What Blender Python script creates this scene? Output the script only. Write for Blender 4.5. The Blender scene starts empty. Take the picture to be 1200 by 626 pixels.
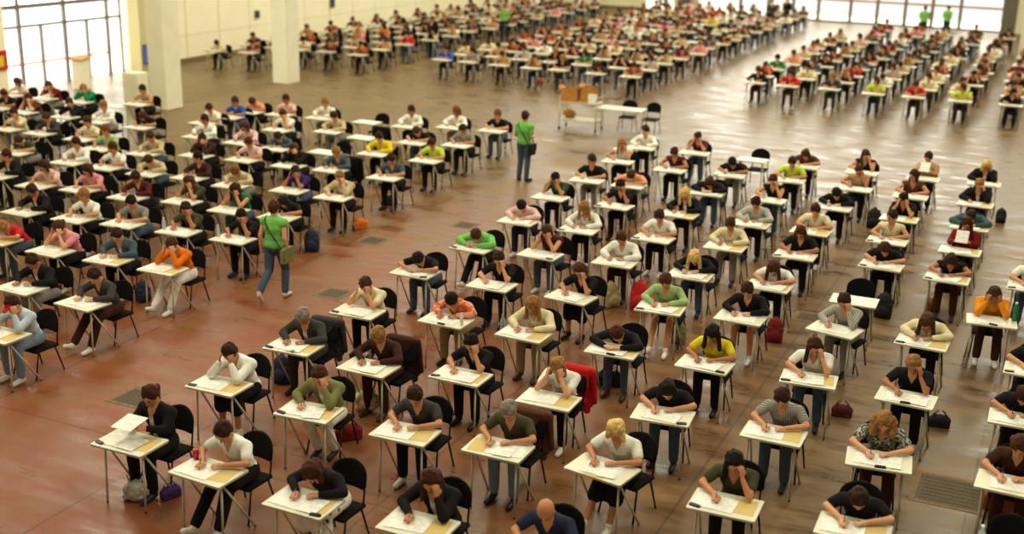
import bpy, bmesh, math, random
import numpy as np
from mathutils import Vector, Matrix, Euler
random.seed(11)
C = bpy.context.scene.collection
SC = bpy.context.scene
V = Vector

# ------------------------------------------------------------------ camera constants (solved from the desk grid)
CF, CH, CPT, CRO, CYA = 1410.1, 6.6175, .3013, .0241, -.4329
def cam_axes():
    ca, sa, cp, sp = math.cos(CYA), math.sin(CYA), math.cos(CPT), math.sin(CPT)
    fw = V((sa * cp, ca * cp, -sp)); rt = V((ca, -sa, 0)); up = rt.cross(fw)
    r2 = rt * math.cos(CRO) + up * math.sin(CRO); u2 = -rt * math.sin(CRO) + up * math.cos(CRO)
    return fw, r2, u2
FW, RT, UP = cam_axes()
def px(x, y, z=0.0):
    """the point of the place at height z that the photograph shows at pixel x, y"""
    d = FW + RT * ((x - 600) / CF) + UP * ((313 - y) / CF)
    t = (CH - z) / -d.z
    return V((d.x * t, d.y * t, z))
def view(p):
    d = V(p) - V((0, 0, CH)); z = d.dot(FW)
    return 600 + CF * d.dot(RT) / z, 313 - CF * d.dot(UP) / z

# ------------------------------------------------------------------ materials
def lin(c):
    c = c / 255.0
    return c / 12.92 if c <= .04045 else ((c + .055) / 1.055) ** 2.4
def rgb(r, g, b): return (lin(r), lin(g), lin(b), 1)
def mat(name, col=(.5, .5, .5, 1), rough=.6, metal=0, noise=0.0, nscale=8, objcol=False, spec=.3, bump=0):
    m = bpy.data.materials.new(name); m.use_nodes = True
    nt = m.node_tree; b = nt.nodes['Principled BSDF']
    b.inputs['Roughness'].default_value = rough; b.inputs['Metallic'].default_value = metal
    b.inputs['Specular IOR Level'].default_value = spec
    tc = nt.nodes.new('ShaderNodeTexCoord')
    if objcol:
        src = nt.nodes.new('ShaderNodeObjectInfo').outputs['Color']
    else:
        r = nt.nodes.new('ShaderNodeRGB'); r.outputs[0].default_value = col; src = r.outputs[0]
    nz = nt.nodes.new('ShaderNodeTexNoise'); nz.inputs['Scale'].default_value = nscale; nz.inputs['Detail'].default_value = 3
    nt.links.new(tc.outputs['Object'], nz.inputs['Vector'])
    mr = nt.nodes.new('ShaderNodeMapRange'); mr.inputs['From Min'].default_value = .3; mr.inputs['From Max'].default_value = .7
    mr.inputs['To Min'].default_value = 1 - noise; mr.inputs['To Max'].default_value = 1 + noise
    nt.links.new(nz.outputs['Fac'], mr.inputs['Value'])
    mx = nt.nodes.new('ShaderNodeVectorMath'); mx.operation = 'SCALE'
    nt.links.new(src, mx.inputs[0]); nt.links.new(mr.outputs[0], mx.inputs['Scale'])
    nt.links.new(mx.outputs[0], b.inputs['Base Color'])
    if bump:
        bp = nt.nodes.new('ShaderNodeBump'); bp.inputs['Strength'].default_value = bump; bp.inputs['Distance'].default_value = .01
        nt.links.new(nz.outputs['Fac'], bp.inputs['Height']); nt.links.new(bp.outputs[0], b.inputs['Normal'])
    return m
def pattern_mat(name, kind, c2, scale, thr):
    """object colour with a printed pattern in a second colour"""
    m = mat(name, objcol=True, rough=.85, noise=.06); nt = m.node_tree; b = nt.nodes['Principled BSDF']
    base = b.inputs['Base Color'].links[0].from_socket
    tc = nt.nodes.new('ShaderNodeTexCoord')
    if kind == 'spots':
        t = nt.nodes.new('ShaderNodeTexVoronoi'); t.inputs['Scale'].default_value = scale; out = t.outputs['Distance']
    elif kind == 'blotch':
        t = nt.nodes.new('ShaderNodeTexNoise'); t.inputs['Scale'].default_value = scale; out = t.outputs['Fac']
    else:
        t = nt.nodes.new('ShaderNodeTexWave'); t.inputs['Scale'].default_value = scale; out = t.outputs['Fac']
        if kind == 'plaid':
            t2 = nt.nodes.new('ShaderNodeTexWave'); t2.inputs['Scale'].default_value = scale; t2.bands_direction = 'Z'
            nt.links.new(tc.outputs['Object'], t2.inputs['Vector'])
            mm = nt.nodes.new('ShaderNodeMath'); mm.operation = 'MAXIMUM'
            nt.links.new(out, mm.inputs[0]); nt.links.new(t2.outputs['Fac'], mm.inputs[1]); out = mm.outputs[0]
    nt.links.new(tc.outputs['Object'], t.inputs['Vector'])
    lt = nt.nodes.new('ShaderNodeMath'); lt.operation = 'LESS_THAN' if kind == 'spots' else 'GREATER_THAN'
    lt.inputs[1].default_value = thr; nt.links.new(out, lt.inputs[0])
    mx = nt.nodes.new('ShaderNodeMix'); mx.data_type = 'RGBA'
    nt.links.new(lt.outputs[0], mx.inputs['Factor']); nt.links.new(base, mx.inputs['A']); mx.inputs['B'].default_value = c2
    nt.links.new(mx.outputs['Result'], b.inputs['Base Color'])
    return m
def ramp_mat(name, cols, rough=.8):
    """each copy takes one of the colours"""
    m = bpy.data.materials.new(name); m.use_nodes = True; nt = m.node_tree; b = nt.nodes['Principled BSDF']
    b.inputs['Roughness'].default_value = rough; b.inputs['Specular IOR Level'].default_value = .2
    oi = nt.nodes.new('ShaderNodeObjectInfo'); cr = nt.nodes.new('ShaderNodeValToRGB'); cr.color_ramp.interpolation = 'CONSTANT'
    el = cr.color_ramp.elements
    el[0].color = cols[0]; el[1].color = cols[1]; el[1].position = 1 / len(cols)
    for i in range(2, len(cols)):
        e = el.new(i / len(cols)); e.color = cols[i]
    nt.links.new(oi.outputs['Random'], cr.inputs[0]); nt.links.new(cr.outputs[0], b.inputs['Base Color'])
    return m

M = {}
M['skin'] = mat('skin', objcol=True, rough=.55, noise=.06)
M['eye'] = mat('eye_dark', rgb(35, 22, 16), .3)
M['lip'] = mat('lip', rgb(150, 75, 62), .5)
M['cloth'] = mat('cloth', objcol=True, rough=.88, noise=.16, nscale=9, spec=.15, bump=.5)
M['hair'] = mat('hair_fibre', objcol=True, rough=.7, noise=.4, nscale=30, spec=.12, bump=1)
M['floral'] = pattern_mat('cloth_floral', 'blotch', rgb(66, 74, 62), 34, .48)
M['redfloral'] = pattern_mat('cloth_red_flowers', 'spots', rgb(120, 22, 40), 9, .3)
M['plaid'] = pattern_mat('cloth_plaid', 'plaid', rgb(52, 24, 26), 9, .7)
M['check'] = pattern_mat('cloth_check', 'plaid', rgb(112, 114, 104), 17, .62)
M['print'] = pattern_mat('cloth_print', 'blotch', rgb(206, 92, 52), 11, .52)
M['pinstripe'] = pattern_mat('cloth_pinstripe', 'stripe', rgb(128, 126, 112), 13, .6)
M['leather'] = mat('shoe_leather', objcol=True, rough=.45, noise=.1)
M['top'] = mat('desk_laminate', rgb(226, 224, 200), .45, noise=.03, nscale=3, spec=.3)
M['edge'] = mat('desk_edge_band', rgb(190, 186, 160), .6)
M['steel'] = mat('grey_painted_steel', rgb(196, 190, 166), .42, metal=0, noise=.08)
M['black_steel'] = mat('black_painted_steel', rgb(26, 22, 21), .4, metal=.2)
M['chair_fabric'] = mat('black_upholstery', rgb(20, 18, 19), .9, spec=.1, noise=.2, nscale=40, bump=.3)
M['rubber'] = mat('rubber', rgb(22, 20, 20), .8)
M['manila'] = mat('manila_paper', rgb(214, 188, 118), .75, noise=.05, nscale=5)
M['blackplastic'] = mat('black_plastic', rgb(26, 24, 26), .4)
M['pencil'] = mat('pen_plastic', objcol=True, rough=.35)
M['bag'] = mat('bag_fabric', objcol=True, rough=.75, noise=.2, nscale=14, bump=.4)
M['plasticbag'] = mat('crinkled_plastic', objcol=True, rough=.35, noise=.3, nscale=16, bump=1)
M['bottle'] = mat('bottle_plastic', objcol=True, rough=.15, spec=.6)
M['cardboard'] = mat('cardboard', rgb(184, 128, 62), .85, noise=.1)
M['cream'] = mat('cream_plaster', rgb(248, 241, 205), .8, noise=.035, nscale=1.2)
M['pillar_paint'] = mat('pillar_paint', rgb(244, 240, 212), .7, noise=.04, nscale=2)
M['skirting'] = mat('dark_skirting', rgb(126, 104, 66), .7, noise=.1)
M['frame_metal'] = mat('window_frame_metal', rgb(122, 118, 124), .5, metal=.2)
M['rail_paint'] = mat('rail_red_paint', rgb(176, 118, 118), .5)
M['column_grey'] = mat('grey_column', rgb(110, 104, 90), .7)

def paper_mat():
    m = mat('printed_paper', rgb(248, 248, 236), .7, noise=.02); nt = m.node_tree; b = nt.nodes['Principled BSDF']
    base = b.inputs['Base Color'].links[0].from_socket
    tc = nt.nodes.new('ShaderNodeTexCoord')
    w = nt.nodes.new('ShaderNodeTexWave'); w.bands_direction = 'Y'; w.inputs['Scale'].default_value = 22; w.inputs['Distortion'].default_value = .4
    n = nt.nodes.new('ShaderNodeTexNoise'); n.inputs['Scale'].default_value = 11; n.inputs['Detail'].default_value = 4
    nt.links.new(tc.outputs['Object'], w.inputs['Vector']); nt.links.new(tc.outputs['Object'], n.inputs['Vector'])
    a = nt.nodes.new('ShaderNodeMath'); a.operation = 'GREATER_THAN'; a.inputs[1].default_value = .55; nt.links.new(w.outputs['Fac'], a.inputs[0])
    c = nt.nodes.new('ShaderNodeMath'); c.operation = 'GREATER_THAN'; c.inputs[1].default_value = .5; nt.links.new(n.outputs['Fac'], c.inputs[0])
    d = nt.nodes.new('ShaderNodeMath'); d.operation = 'MULTIPLY'; nt.links.new(a.outputs[0], d.inputs[0]); nt.links.new(c.outputs[0], d.inputs[1])
    e = nt.nodes.new('ShaderNodeMath'); e.operation = 'MULTIPLY'; e.inputs[1].default_value = .32; nt.links.new(d.outputs[0], e.inputs[0])
    mx = nt.nodes.new('ShaderNodeMix'); mx.data_type = 'RGBA'; nt.links.new(e.outputs[0], mx.inputs['Factor'])
    nt.links.new(base, mx.inputs['A']); mx.inputs['B'].default_value = rgb(120, 118, 116); nt.links.new(mx.outputs['Result'], b.inputs['Base Color'])
    return m
M['paper'] = paper_mat()
M['skin_any'] = mat('skin_far', rgb(196, 138, 98), .6)
M['inner'] = mat('white_undershirt', rgb(228, 222, 204), .85, noise=.08)

# ------------------------------------------------------------------ colours by everyday name
COL = {
 'black': (27, 23, 24), 'dark grey': (62, 58, 56), 'grey': (136, 134, 124), 'light grey': (182, 180, 168), 'white': (238, 236, 222),
 'cream': (226, 214, 172), 'beige': (198, 178, 136), 'tan': (184, 148, 104), 'brown': (92, 56, 38), 'dark brown': (62, 36, 28), 'olive': (122, 120, 72),
 'dark olive': (72, 68, 46), 'khaki': (158, 142, 98), 'green': (118, 190, 92), 'dark green': (52, 74, 44), 'emerald': (22, 122, 74), 'lime': (190, 216, 60),
 'pale green': (158, 186, 122), 'yellow': (222, 200, 40), 'orange': (222, 112, 26), 'amber': (224, 140, 30), 'red': (188, 32, 34), 'dark red': (116, 24, 28),
 'maroon': (84, 32, 30), 'pink': (226, 144, 150), 'pale pink': (232, 190, 182), 'peach': (226, 152, 118), 'purple': (62, 38, 96), 'blue': (46, 84, 168),
 'navy': (38, 44, 66), 'pale blue': (182, 196, 206), 'denim': (72, 88, 108), 'pale denim': (118, 136, 150), 'blue grey': (70, 82, 92), 'teal': (62, 86, 86), 'rust': (150, 70, 34),
}
HAIR = {'black': (33, 24, 21), 'dark': (56, 35, 26), 'brown': (74, 44, 28), 'auburn': (70, 36, 25), 'red': (110, 50, 28), 'blond': (216, 180, 108), 'sand': (150, 106, 58), 'grey': (138, 128, 118), 'bald': (0, 0, 0)}
def col(n): return rgb(*COL[n])
def colour_of(garment):
    best = max((k for k in COL if garment.startswith(k)), key=len)
    return col(best)

# ------------------------------------------------------------------ shape helpers
def frame(d, ref=V((0, 0, 1))):
    d = d.normalized()
    if abs(d.dot(ref)) > .98: ref = V((0, 1, 0))
    x = ref.cross(d).normalized(); y = d.cross(x)
    return Matrix((x, y, d)).transposed()
def ball(bm, c, r, R=None, sub=2):
    if not hasattr(r, '__len__'): r = (r, r, r)
    m = Matrix.Translation(c) @ (R.to_4x4() if R else Matrix.Identity(4)) @ Matrix.Diagonal((*r, 1))
    bmesh.ops.create_icosphere(bm, subdivisions=sub, radius=1, matrix=m)
def limb(bm, a, b, ra, rb, seg=14, ends=True):
    a, b = V(a), V(b); d = b - a; L = d.length
    if L > 1e-5:
        m = Matrix.Translation((a + b) / 2) @ frame(d).to_4x4()
        bmesh.ops.create_cone(bm, cap_ends=True, segments=seg, radius1=ra, radius2=rb, depth=L, matrix=m)
    if ends: ball(bm, a, ra); ball(bm, b, rb)
def box(bm, c, s, R=None, bev=0, seg=2):
    m = Matrix.Translation(c) @ (R.to_4x4() if R else Matrix.Identity(4)) @ Matrix.Diagonal((*s, 1))
    g = bmesh.ops.create_cube(bm, size=1, matrix=m)
    if bev:
        vs = set(g['verts']); es = [e for e in bm.edges if e.verts[0] in vs and e.verts[1] in vs]
        bmesh.ops.bevel(bm, geom=es, offset=bev, segments=seg, affect='EDGES', profile=.5)
def prism(bm, pts, z0, z1):
    """upright prism over a plan outline"""
    lo = [bm.verts.new((x, y, z0)) for x, y in pts]; hi = [bm.verts.new((x, y, z1)) for x, y in pts]
    n = len(pts); bm.faces.new(lo[::-1]); bm.faces.new(hi)
    for i in range(n): bm.faces.new((lo[i], lo[(i + 1) % n], hi[(i + 1) % n], hi[i]))
def rr(w, d, r, n=4, cx=0, cy=0):
    """rounded rectangle outline"""
    out = []
    for sx, sy, a0 in ((1, 1, 0), (-1, 1, 90), (-1, -1, 180), (1, -1, 270)):
        for k in range(n + 1):
            a = math.radians(a0 + 90 * k / n)
            out.append((cx + sx * (w / 2 - r) + r * math.cos(a), cy + sy * (d / 2 - r) + r * math.sin(a)))
    return out
def lathe(bm, prof, c=(0, 0, 0), seg=16):
    rings = []
    for r, z in prof:
        rings.append([bm.verts.new((c[0] + r * math.cos(2 * math.pi * k / seg), c[1] + r * math.sin(2 * math.pi * k / seg), c[2] + z)) for k in range(seg)])
    for a, b in zip(rings, rings[1:]):
        for k in range(seg): bm.faces.new((a[k], a[(k + 1) % seg], b[(k + 1) % seg], b[k]))
    bm.faces.new(rings[0][::-1]); bm.faces.new(rings[-1])
def mesh(bm, name, mats, smooth=False):
    bmesh.ops.recalc_face_normals(bm, faces=bm.faces)
    me = bpy.data.meshes.new(name); bm.to_mesh(me); bm.free()
    for m in (mats if isinstance(mats, (list, tuple)) else [mats]): me.materials.append(m)
    if smooth: me.shade_smooth()
    return me
TMP = bpy.data.scenes.new('workshop')
def fuse(bm, name, mats, vox, smooth=5, dec=None):
    """one continuous skin over overlapping shapes"""
    me = bpy.data.meshes.new('t'); bm.to_mesh(me); bm.free()
    o = bpy.data.objects.new('t', me); TMP.collection.objects.link(o)
    r = o.modifiers.new('r', 'REMESH'); r.mode = 'VOXEL'; r.voxel_size = vox; r.use_smooth_shade = True
    if smooth:
        s = o.modifiers.new('s', 'SMOOTH'); s.factor = .5; s.iterations = smooth
    if dec:
        d = o.modifiers.new('d', 'DECIMATE'); d.ratio = dec
    vl = TMP.view_layers[0]; vl.update(); dg = vl.depsgraph
    out = bpy.data.meshes.new_from_object(o.evaluated_get(dg)); out.name = name
    bpy.data.objects.remove(o); bpy.data.meshes.remove(me)
    out.materials.clear()
    for m in (mats if isinstance(mats, (list, tuple)) else [mats]): out.materials.append(m)
    out.shade_smooth()
    return out
def put(name, me, parent=None, loc=None, rz=0, color=None):
    o = bpy.data.objects.new(name, me); C.objects.link(o)
    if parent: o.parent = parent
    if loc is not None: o.location = loc
    if rz: o.rotation_euler = (0, 0, rz)
    if color: o.color = color
    return o
def tag(o, label, cat, group=None, kind=None):
    if label: o['label'] = label
    if cat: o['category'] = cat
    if group: o['group'] = group
    if kind: o['kind'] = kind
    return o
def struct(name, me, loc=None):
    o = put(name, me, loc=loc); o['kind'] = 'structure'; return o

# ------------------------------------------------------------------ people
def arm(sx, sh, el, wr, hd, n): return dict(sx=sx, sh=V(sh), el=V(el), wr=V(wr), hd=V(hd).normalized(), n=V(n).normalized())
def pose_joints(pose):
    P = dict(pel=V((0, .56, .558)), nb=V((0, .37, .975)), head=V((0, .265, 1.09)), bow=48, turn=0, tilt=0)
    A = {}
    if pose in ('write', 'writehand', 'deep', 'look'):
        A['R'] = ((-.31, .24, .815), (-.13, .06, .80), (.35, -.9, .07), (0, -.05, -1))
        A['L'] = ((.32, .23, .815), (.11, .11, .797), (-.75, -.6, .09), (0, 0, -1))
    if pose == 'look': P.update(bow=22, turn=-38, head=V((0, .29, 1.12)))
    if pose == 'writehand':
        A['L'] = ((.21, .13, .815), (.115, .17, .985), (-.15, .12, .95), (-.8, .5, 0))
        P.update(head=V((.01, .262, 1.095)), tilt=-10, bow=40)
    if pose == 'deep':
        P.update(nb=V((0, .31, .93)), head=V((0, .18, 1.0)), bow=68)
    if pose == 'hands':
        A['R'] = ((-.20, .10, .815), (-.09, .13, .99), (.1, .15, .95), (.7, .6, 0))
        A['L'] = ((.20, .10, .815), (.09, .13, .99), (-.1, .15, .95), (-.7, .6, 0))
        P.update(head=V((0, .245, 1.085)), bow=52)
    if pose == 'slump':
        P.update(nb=V((0, .27, .90)), head=V((0, .135, .945)), bow=78)
        A['R'] = ((-.34, .10, .815), (-.12, -.03, .80), (.85, -.4, .08), (0, 0, -1))
        A['L'] = ((.34, .10, .815), (.10, -.01, .797), (-.9, -.35, .1), (0, 0, -1))
    if pose == 'read':
        P.update(nb=V((0, .46, 1.01)), head=V((0, .385, 1.15)), bow=36)
        A['R'] = ((-.23, .33, .80), (-.13, .13, .885), (.25, -.75, .35), (.6, -.1, -.5))
        A['L'] = ((.23, .33, .80), (.13, .13, .885), (-.25, -.75, .35), (-.6, -.1, -.5))
    if pose in ('walk', 'stand'):
        P.update(pel=V((0, 0, .93)), nb=V((0, -.01, 1.40)), head=V((0, -.035, 1.555)), bow=8)
        A['R'] = ((-.225, .05, 1.10), (-.25, -.02, .86), (.02, -.15, -1), (1, 0, 0))
        A['L'] = ((.225, .06, 1.10), (.25, .02, .86), (-.02, -.1, -1), (-1, 0, 0))
        if pose == 'stand':
            A['R'] = ((-.23, .03, 1.10), (-.15, -.19, 1.05), (.7, -.7, .1), (0, -.2, -1))
            A['L'] = ((.23, .03, 1.10), (.15, -.19, 1.03), (-.7, -.7, .1), (0, -.2, -1))
    P['A'] = A
    return P
LEGS = {
 'flat': [((-.12, .155, .53), (-.13, .19, .09), (-.14, .02, .035)), ((.12, .155, .53), (.13, .17, .09), (.14, .0, .035))],
 'ext': [((-.11, .18, .50), (-.11, -.14, .12), (-.13, -.28, .13)), ((.12, .17, .51), (.12, -.02, .09), (.13, -.18, .035))],
 'tuck': [((-.12, .16, .53), (-.10, .36, .10), (-.10, .22, .035)), ((.12, .16, .53), (.10, .40, .11), (.10, .26, .035))],
 'cross': [((-.10, .16, .53), (.05, .16, .10), (.08, .0, .04)), ((.12, .16, .54), (-.06, .26, .10), (-.08, .10, .035))],
 'walk': [((-.10, -.16, .51), (-.10, -.12, .09), (-.11, -.27, .035)), ((.10, .03, .50), (.10, .36, .20), (.10, .30, .05))],
 'stand': [((-.10, -.02, .50), (-.10, .02, .08), (-.14, -.13, .035)), ((.10, -.03, .50), (.11, .03, .08), (.15, -.12, .035))],
}
for _k, _v in LEGS.items(): LEGS[_k] = [tuple(V(q) for q in t) for t in _v]
def head_frame(P):
    b, t, k = math.radians(P['bow']), math.radians(P['turn']), math.radians(P['tilt'])
    return Matrix.Rotation(t, 3, 'Z') @ Matrix.Rotation(b, 3, 'X') @ Matrix.Rotation(k, 3, 'Y')   # columns: x side, -y face, z crown
def torso(bm, P, g=0.0, parts=('pel', 'belly', 'chest', 'sh'), slim=1.0):
    pel, nb = P['pel'], P['nb']; ax = (nb - pel); R = frame(ax, V((0, 1, 0)))
    # frame: z along the spine; x sideways
    x = V((1, 0, 0)); y = ax.normalized().cross(x); R = Matrix((x, y, ax.normalized())).transposed()
    if 'pel' in parts: ball(bm, pel + V((0, .0, .0)), (.165 * slim + g, .115 + g * .8, .100 + g * .6), R)
    if 'belly' in parts: ball(bm, pel.lerp(nb, .30), (.142 * slim + g, .105 + g, .16 + g), R)
    if 'chest' in parts: ball(bm, pel.lerp(nb, .66), (.160 * slim + g, .112 + g, .185 + g), R)
    if 'sh' in parts:
        s = shoulders(P); limb(bm, s[0] * .55 + nb * .45 + V((0, 0, -.03)), s[1] * .55 + nb * .45 + V((0, 0, -.03)), .072 + g, .072 + g)
        for q in s: limb(bm, nb.lerp(pel, .12), q, .068 + g, .056 + g)
def shoulders(P):
    nb, pel = P['nb'], P['pel']; d = (pel - nb).normalized()
    return [nb + d * .065 + V((-.182, 0, 0)), nb + d * .065 + V((.182, 0, 0))]
def hand(bm, a, g=0):
    w, d, n = a['wr'], a['hd'], a['n']; n = (n - d * n.dot(d)).normalized(); s = d.cross(n)
    c = w + d * .045
    R = Matrix((s, n, d)).transposed()
    ball(bm, c, (.040, .016, .050), R)
    for k, (off, L) in enumerate(((-.031, .030), (-.0105, .036), (.0105, .034), (.031, .027))):
        b0 = c + s * off + d * .028; d1 = (d + s * off * 5 + n * .18).normalized(); b1 = b0 + d1 * L
        b2 = b1 + (d1 + n * .8).normalized() * L * .85
        limb(bm, b0, b1, .0098, .0092, 8); limb(bm, b1, b2, .0092, .008, 8)
    t0 = c - s * .03 * a['sx'] - d * .015; t1 = t0 + (d * .6 - s * .8 * a['sx'] + n * .3).normalized() * .035; t2 = t1 + (d + n * .4).normalized() * .03
    limb(bm, t0, t1, .0125, .0105, 8); limb(bm, t1, t2, .0105, .009, 8)
def arms(P):
    out = []
    sh = shoulders(P)
    for k, sx, s in (('R', -1, sh[0]), ('L', 1, sh[1])):
        e, w, h, n = P['A'][k]; out.append(arm(sx, s, e, w, h, n))
    return out
def body_mesh(pose, legs, vox=.0098):
    P = pose_joints(pose); bm = bmesh.new()
    torso(bm, P)
    for a in arms(P):
        limb(bm, a['sh'], a['el'], .050, .038); limb(bm, a['el'], a['wr'], .040, .025); hand(bm, a)
    pel = P['pel']
    for sx, (kn, an, to) in zip((-1, 1), LEGS[legs]):
        hp = pel + V((sx * .095, -.01, -.02))
        limb(bm, hp, kn, .088, .058); limb(bm, kn, an, .056, .036)
        limb(bm, an + V((0, .015, -.035)), to, .036, .028)
    H = head_frame(P); h = P['head']; f, u, x = H @ V((0, -1, 0)), H @ V((0, 0, 1)), H @ V((1, 0, 0))
    limb(bm, P['nb'] + V((0, 0, -.03)), h - u * .045 - f * .02, .060, .052)
    ball(bm, h + u * .024, (.080, .100, .104), H, 3)
    ball(bm, h - u * .052 + f * .022, (.056, .066, .066), H)
    ball(bm, h - u * .088 + f * .058, (.026, .024, .022), H)                 # chin
    limb(bm, h + f * .084 + u * .008, h + f * .108 - u * .028, .009, .015, 8)  # nose
    ball(bm, h + f * .087 - u * .060, (.024, .012, .012), H)                  # lips
    for sx in (-1, 1):
        ball(bm, h + x * sx * .079 - f * .004 - u * .012, (.010, .020, .031), H)   # ears
    me = fuse(bm, 'body', [M['skin'], M['eye'], M['lip']], vox, 4)
    # eyes, brows and lips take their own colour
    hc = h
    for p in me.polygons:
        q = V(p.center) - hc; a, b, c = q.dot(x), q.dot(f), q.dot(u)
        if b > .06 and abs(c) < .12:
            if abs(abs(a) - .031) < .0135 and abs(c - .004) < .008: p.material_index = 1
            elif abs(abs(a) - .031) < .019 and abs(c - .028) < .0055: p.material_index = 1
            elif abs(a) < .024 and abs(c + .060) < .009 and b > .075: p.material_index = 2
    return me
def shirt_mesh(pose, sleeve, vox=.012, g=.014, m='cloth', coat=False):
    P = pose_joints(pose); bm = bmesh.new()
    torso(bm, P, g + (.012 if coat else 0) + (.016 if pose in ('walk', 'stand') else 0))
    if pose in ('walk', 'stand'):
        ball(bm, P['pel'].lerp(P['nb'], .26), (.176, .132, .27)); ball(bm, P['pel'] + V((0, 0, .03)), (.192, .150, .15))
    if sleeve != 'n':
        for a in arms(P):
            if sleeve == 's':
                limb(bm, a['sh'], a['sh'].lerp(a['el'], .62), .052 + g, .047 + g)
            else:
                gg = g + (.006 if coat else 0)
                limb(bm, a['sh'], a['el'], .052 + gg, .041 + gg); limb(bm, a['el'], a['el'].lerp(a['wr'], .93), .041 + gg, .029 + g * .7)
    else:
        pass
    # collar
    H = head_frame(P); limb(bm, P['nb'] + V((0, 0, -.03)), P['nb'].lerp(P['head'], .16), .062 + g * .6, .058 + g * .5)
    me = fuse(bm, 'shirt', [M[m], M['skin_any'], M['inner']], vox, 4)
    nb, pel = P['nb'], P['pel']; ax = (pel - nb).normalized(); fr = V((0, ax.z, -ax.y)) if ax.z < 0 else V((0, -1, 0))
    if fr.y > 0: fr = -fr
    for p in me.polygons:
        q = V(p.center) - nb; t = q.dot(ax)
        if p.normal.dot(fr) > .15 and q.dot(fr) > -.01:
            vd, vw = (.11, .058) if (coat or sleeve == 'n' or len(pose) % 2) else (.055, .05)
            if -.06 < t < vd and abs(q.x) < vw * (1 - max(0, t) / (vd + .005)): p.material_index = 1
            elif coat and t < .42 and abs(q.x) < .030 + .02 * max(0, .2 - t): p.material_index = 2
    return me
def bottom_mesh(legs, kind, pose='write', vox=.013, m='cloth'):
    P = pose_joints(pose); bm = bmesh.new(); g = .013; pel = P['pel']
    ball(bm, pel - V((0, 0, .01)), (.172 + g, .132 + g, .105 + g))
    for sx, (kn, an, to) in zip((-1, 1), LEGS[legs]):
        kn, an = V(kn), V(an)
        hp = pel + V((sx * .095, -.01, -.02))
        if kind == 'trousers':
            limb(bm, hp, kn, .090 + g, .062 + g); limb(bm, kn, kn.lerp(an, .93), .060 + g, .048 + g)
        elif kind == 'shorts':
            limb(bm, hp, hp.lerp(kn, .75), .092 + g, .076 + g)
        elif kind == 'skirt':
            limb(bm, hp, kn, .092 + g, .070 + g); limb(bm, kn, kn.lerp(an, .35), .072 + g, .078 + g)
    if kind == 'skirt':
        k0, k1 = V(LEGS[legs][0][0]), V(LEGS[legs][1][0])
        limb(bm, pel - V((0, .05, .02)), (k0 + k1) / 2, .09, .07); limb(bm, k0, k1, .07, .07)
        a0, a1 = V(LEGS[legs][0][1]), V(LEGS[legs][1][1]); limb(bm, k0.lerp(a0, .3), k1.lerp(a1, .3), .07, .07)
    return fuse(bm, kind, M[m], vox, 4)
def shoe_mesh(legs, vox=.012):
    out = []
    for (kn, an, to) in LEGS[legs]:
        bm = bmesh.new(); an, to = V(an), V(to)
        limb(bm, an + V((0, .02, -.042)), to, .042, .036); limb(bm, an + V((0, .012, -.03)), an + V((0, 0, .01)), .044, .046)
        out.append(fuse(bm, 'shoe', M['leather'], vox, 2))
    return out
def hair_mesh(pose, style, vox=.011):
    P = pose_joints(pose); H = head_frame(P); h = P['head']; f, u, x = H @ V((0, -1, 0)), H @ V((0, 0, 1)), H @ V((1, 0, 0))
    bm = bmesh.new(); dn = V((0, 0, -1))
    ball(bm, h + u * .040 - f * .018, (.094, .108, .106), H, 3)
    rl = random.Random(len(style) * 7 + len(pose))
    for k in range(26):
        a, b = rl.uniform(0, 6.283), rl.uniform(.05, 1.45)
        q = x * math.cos(a) * math.cos(b) * .078 - f * (math.sin(a) * math.cos(b) * .088 + .02) + u * (math.sin(b) * .092 + .038)
        ball(bm, h + q * 1.03, rl.uniform(.020, .036), None, 1)
    ball(bm, h - u * .012 - f * .045, (.078, .064, .072), H)
    if style in ('long', 'bob', 'curly'):
        L = {'long': .30, 'bob': .15, 'curly': .20}[style]
        back = h - f * .075
        spine = (P['pel'] - P['nb']).normalized()
        limb(bm, back, back + (spine * .75 + V((0, .25, -.2))).normalized() * L * .8, .075, .055 if style != 'curly' else .085)
        for sx in (-1, 1):
            s0 = h + x * sx * .082 + u * .015 - f * .01; s1 = s0 + (dn * .9 + x * sx * .12 + f * .12 + V((0, .12, 0))).normalized() * L * .75
            limb(bm, s0, s1, .032, .030 if style != 'curly' else .055)
            if style == 'curly':
                for k in range(5):
                    ball(bm, s0.lerp(s1, k / 4) + x * sx * .02 * (k % 2) - f * .03, .05)
    if style == 'bun':
        ball(bm, h + u * .09 - f * .085, .042)
    if style == 'pony':
        limb(bm, h + u * .03 - f * .11, h + u * .0 - f * .135, .03, .035); limb(bm, h - f * .135, h - f * .12 + dn * .16 + V((0, .03, 0)), .035, .018)
    return fuse(bm, 'hair', M['hair'], vox, 3)
def cap_mesh(pose):
    P = pose_joints(pose); H = head_frame(P); h = P['head']; f, u = H @ V((0, -1, 0)), H @ V((0, 0, 1))
    bm = bmesh.new(); ball(bm, h + u * .045 - f * .008, (.088, .106, .085), H, 3); ball(bm, h + u * .05 + f * .115, (.066, .07, .012), H)
    return fuse(bm, 'cap', M['cloth'], .011, 3)
_c = {}
def cached(fn, *a):
    k = (fn.__name__, a)
    if k not in _c: _c[k] = fn(*a)
    return _c[k]
SKINS = [(208, 146, 102), (192, 130, 88), (218, 160, 118), (174, 112, 74), (200, 138, 96)]
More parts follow.
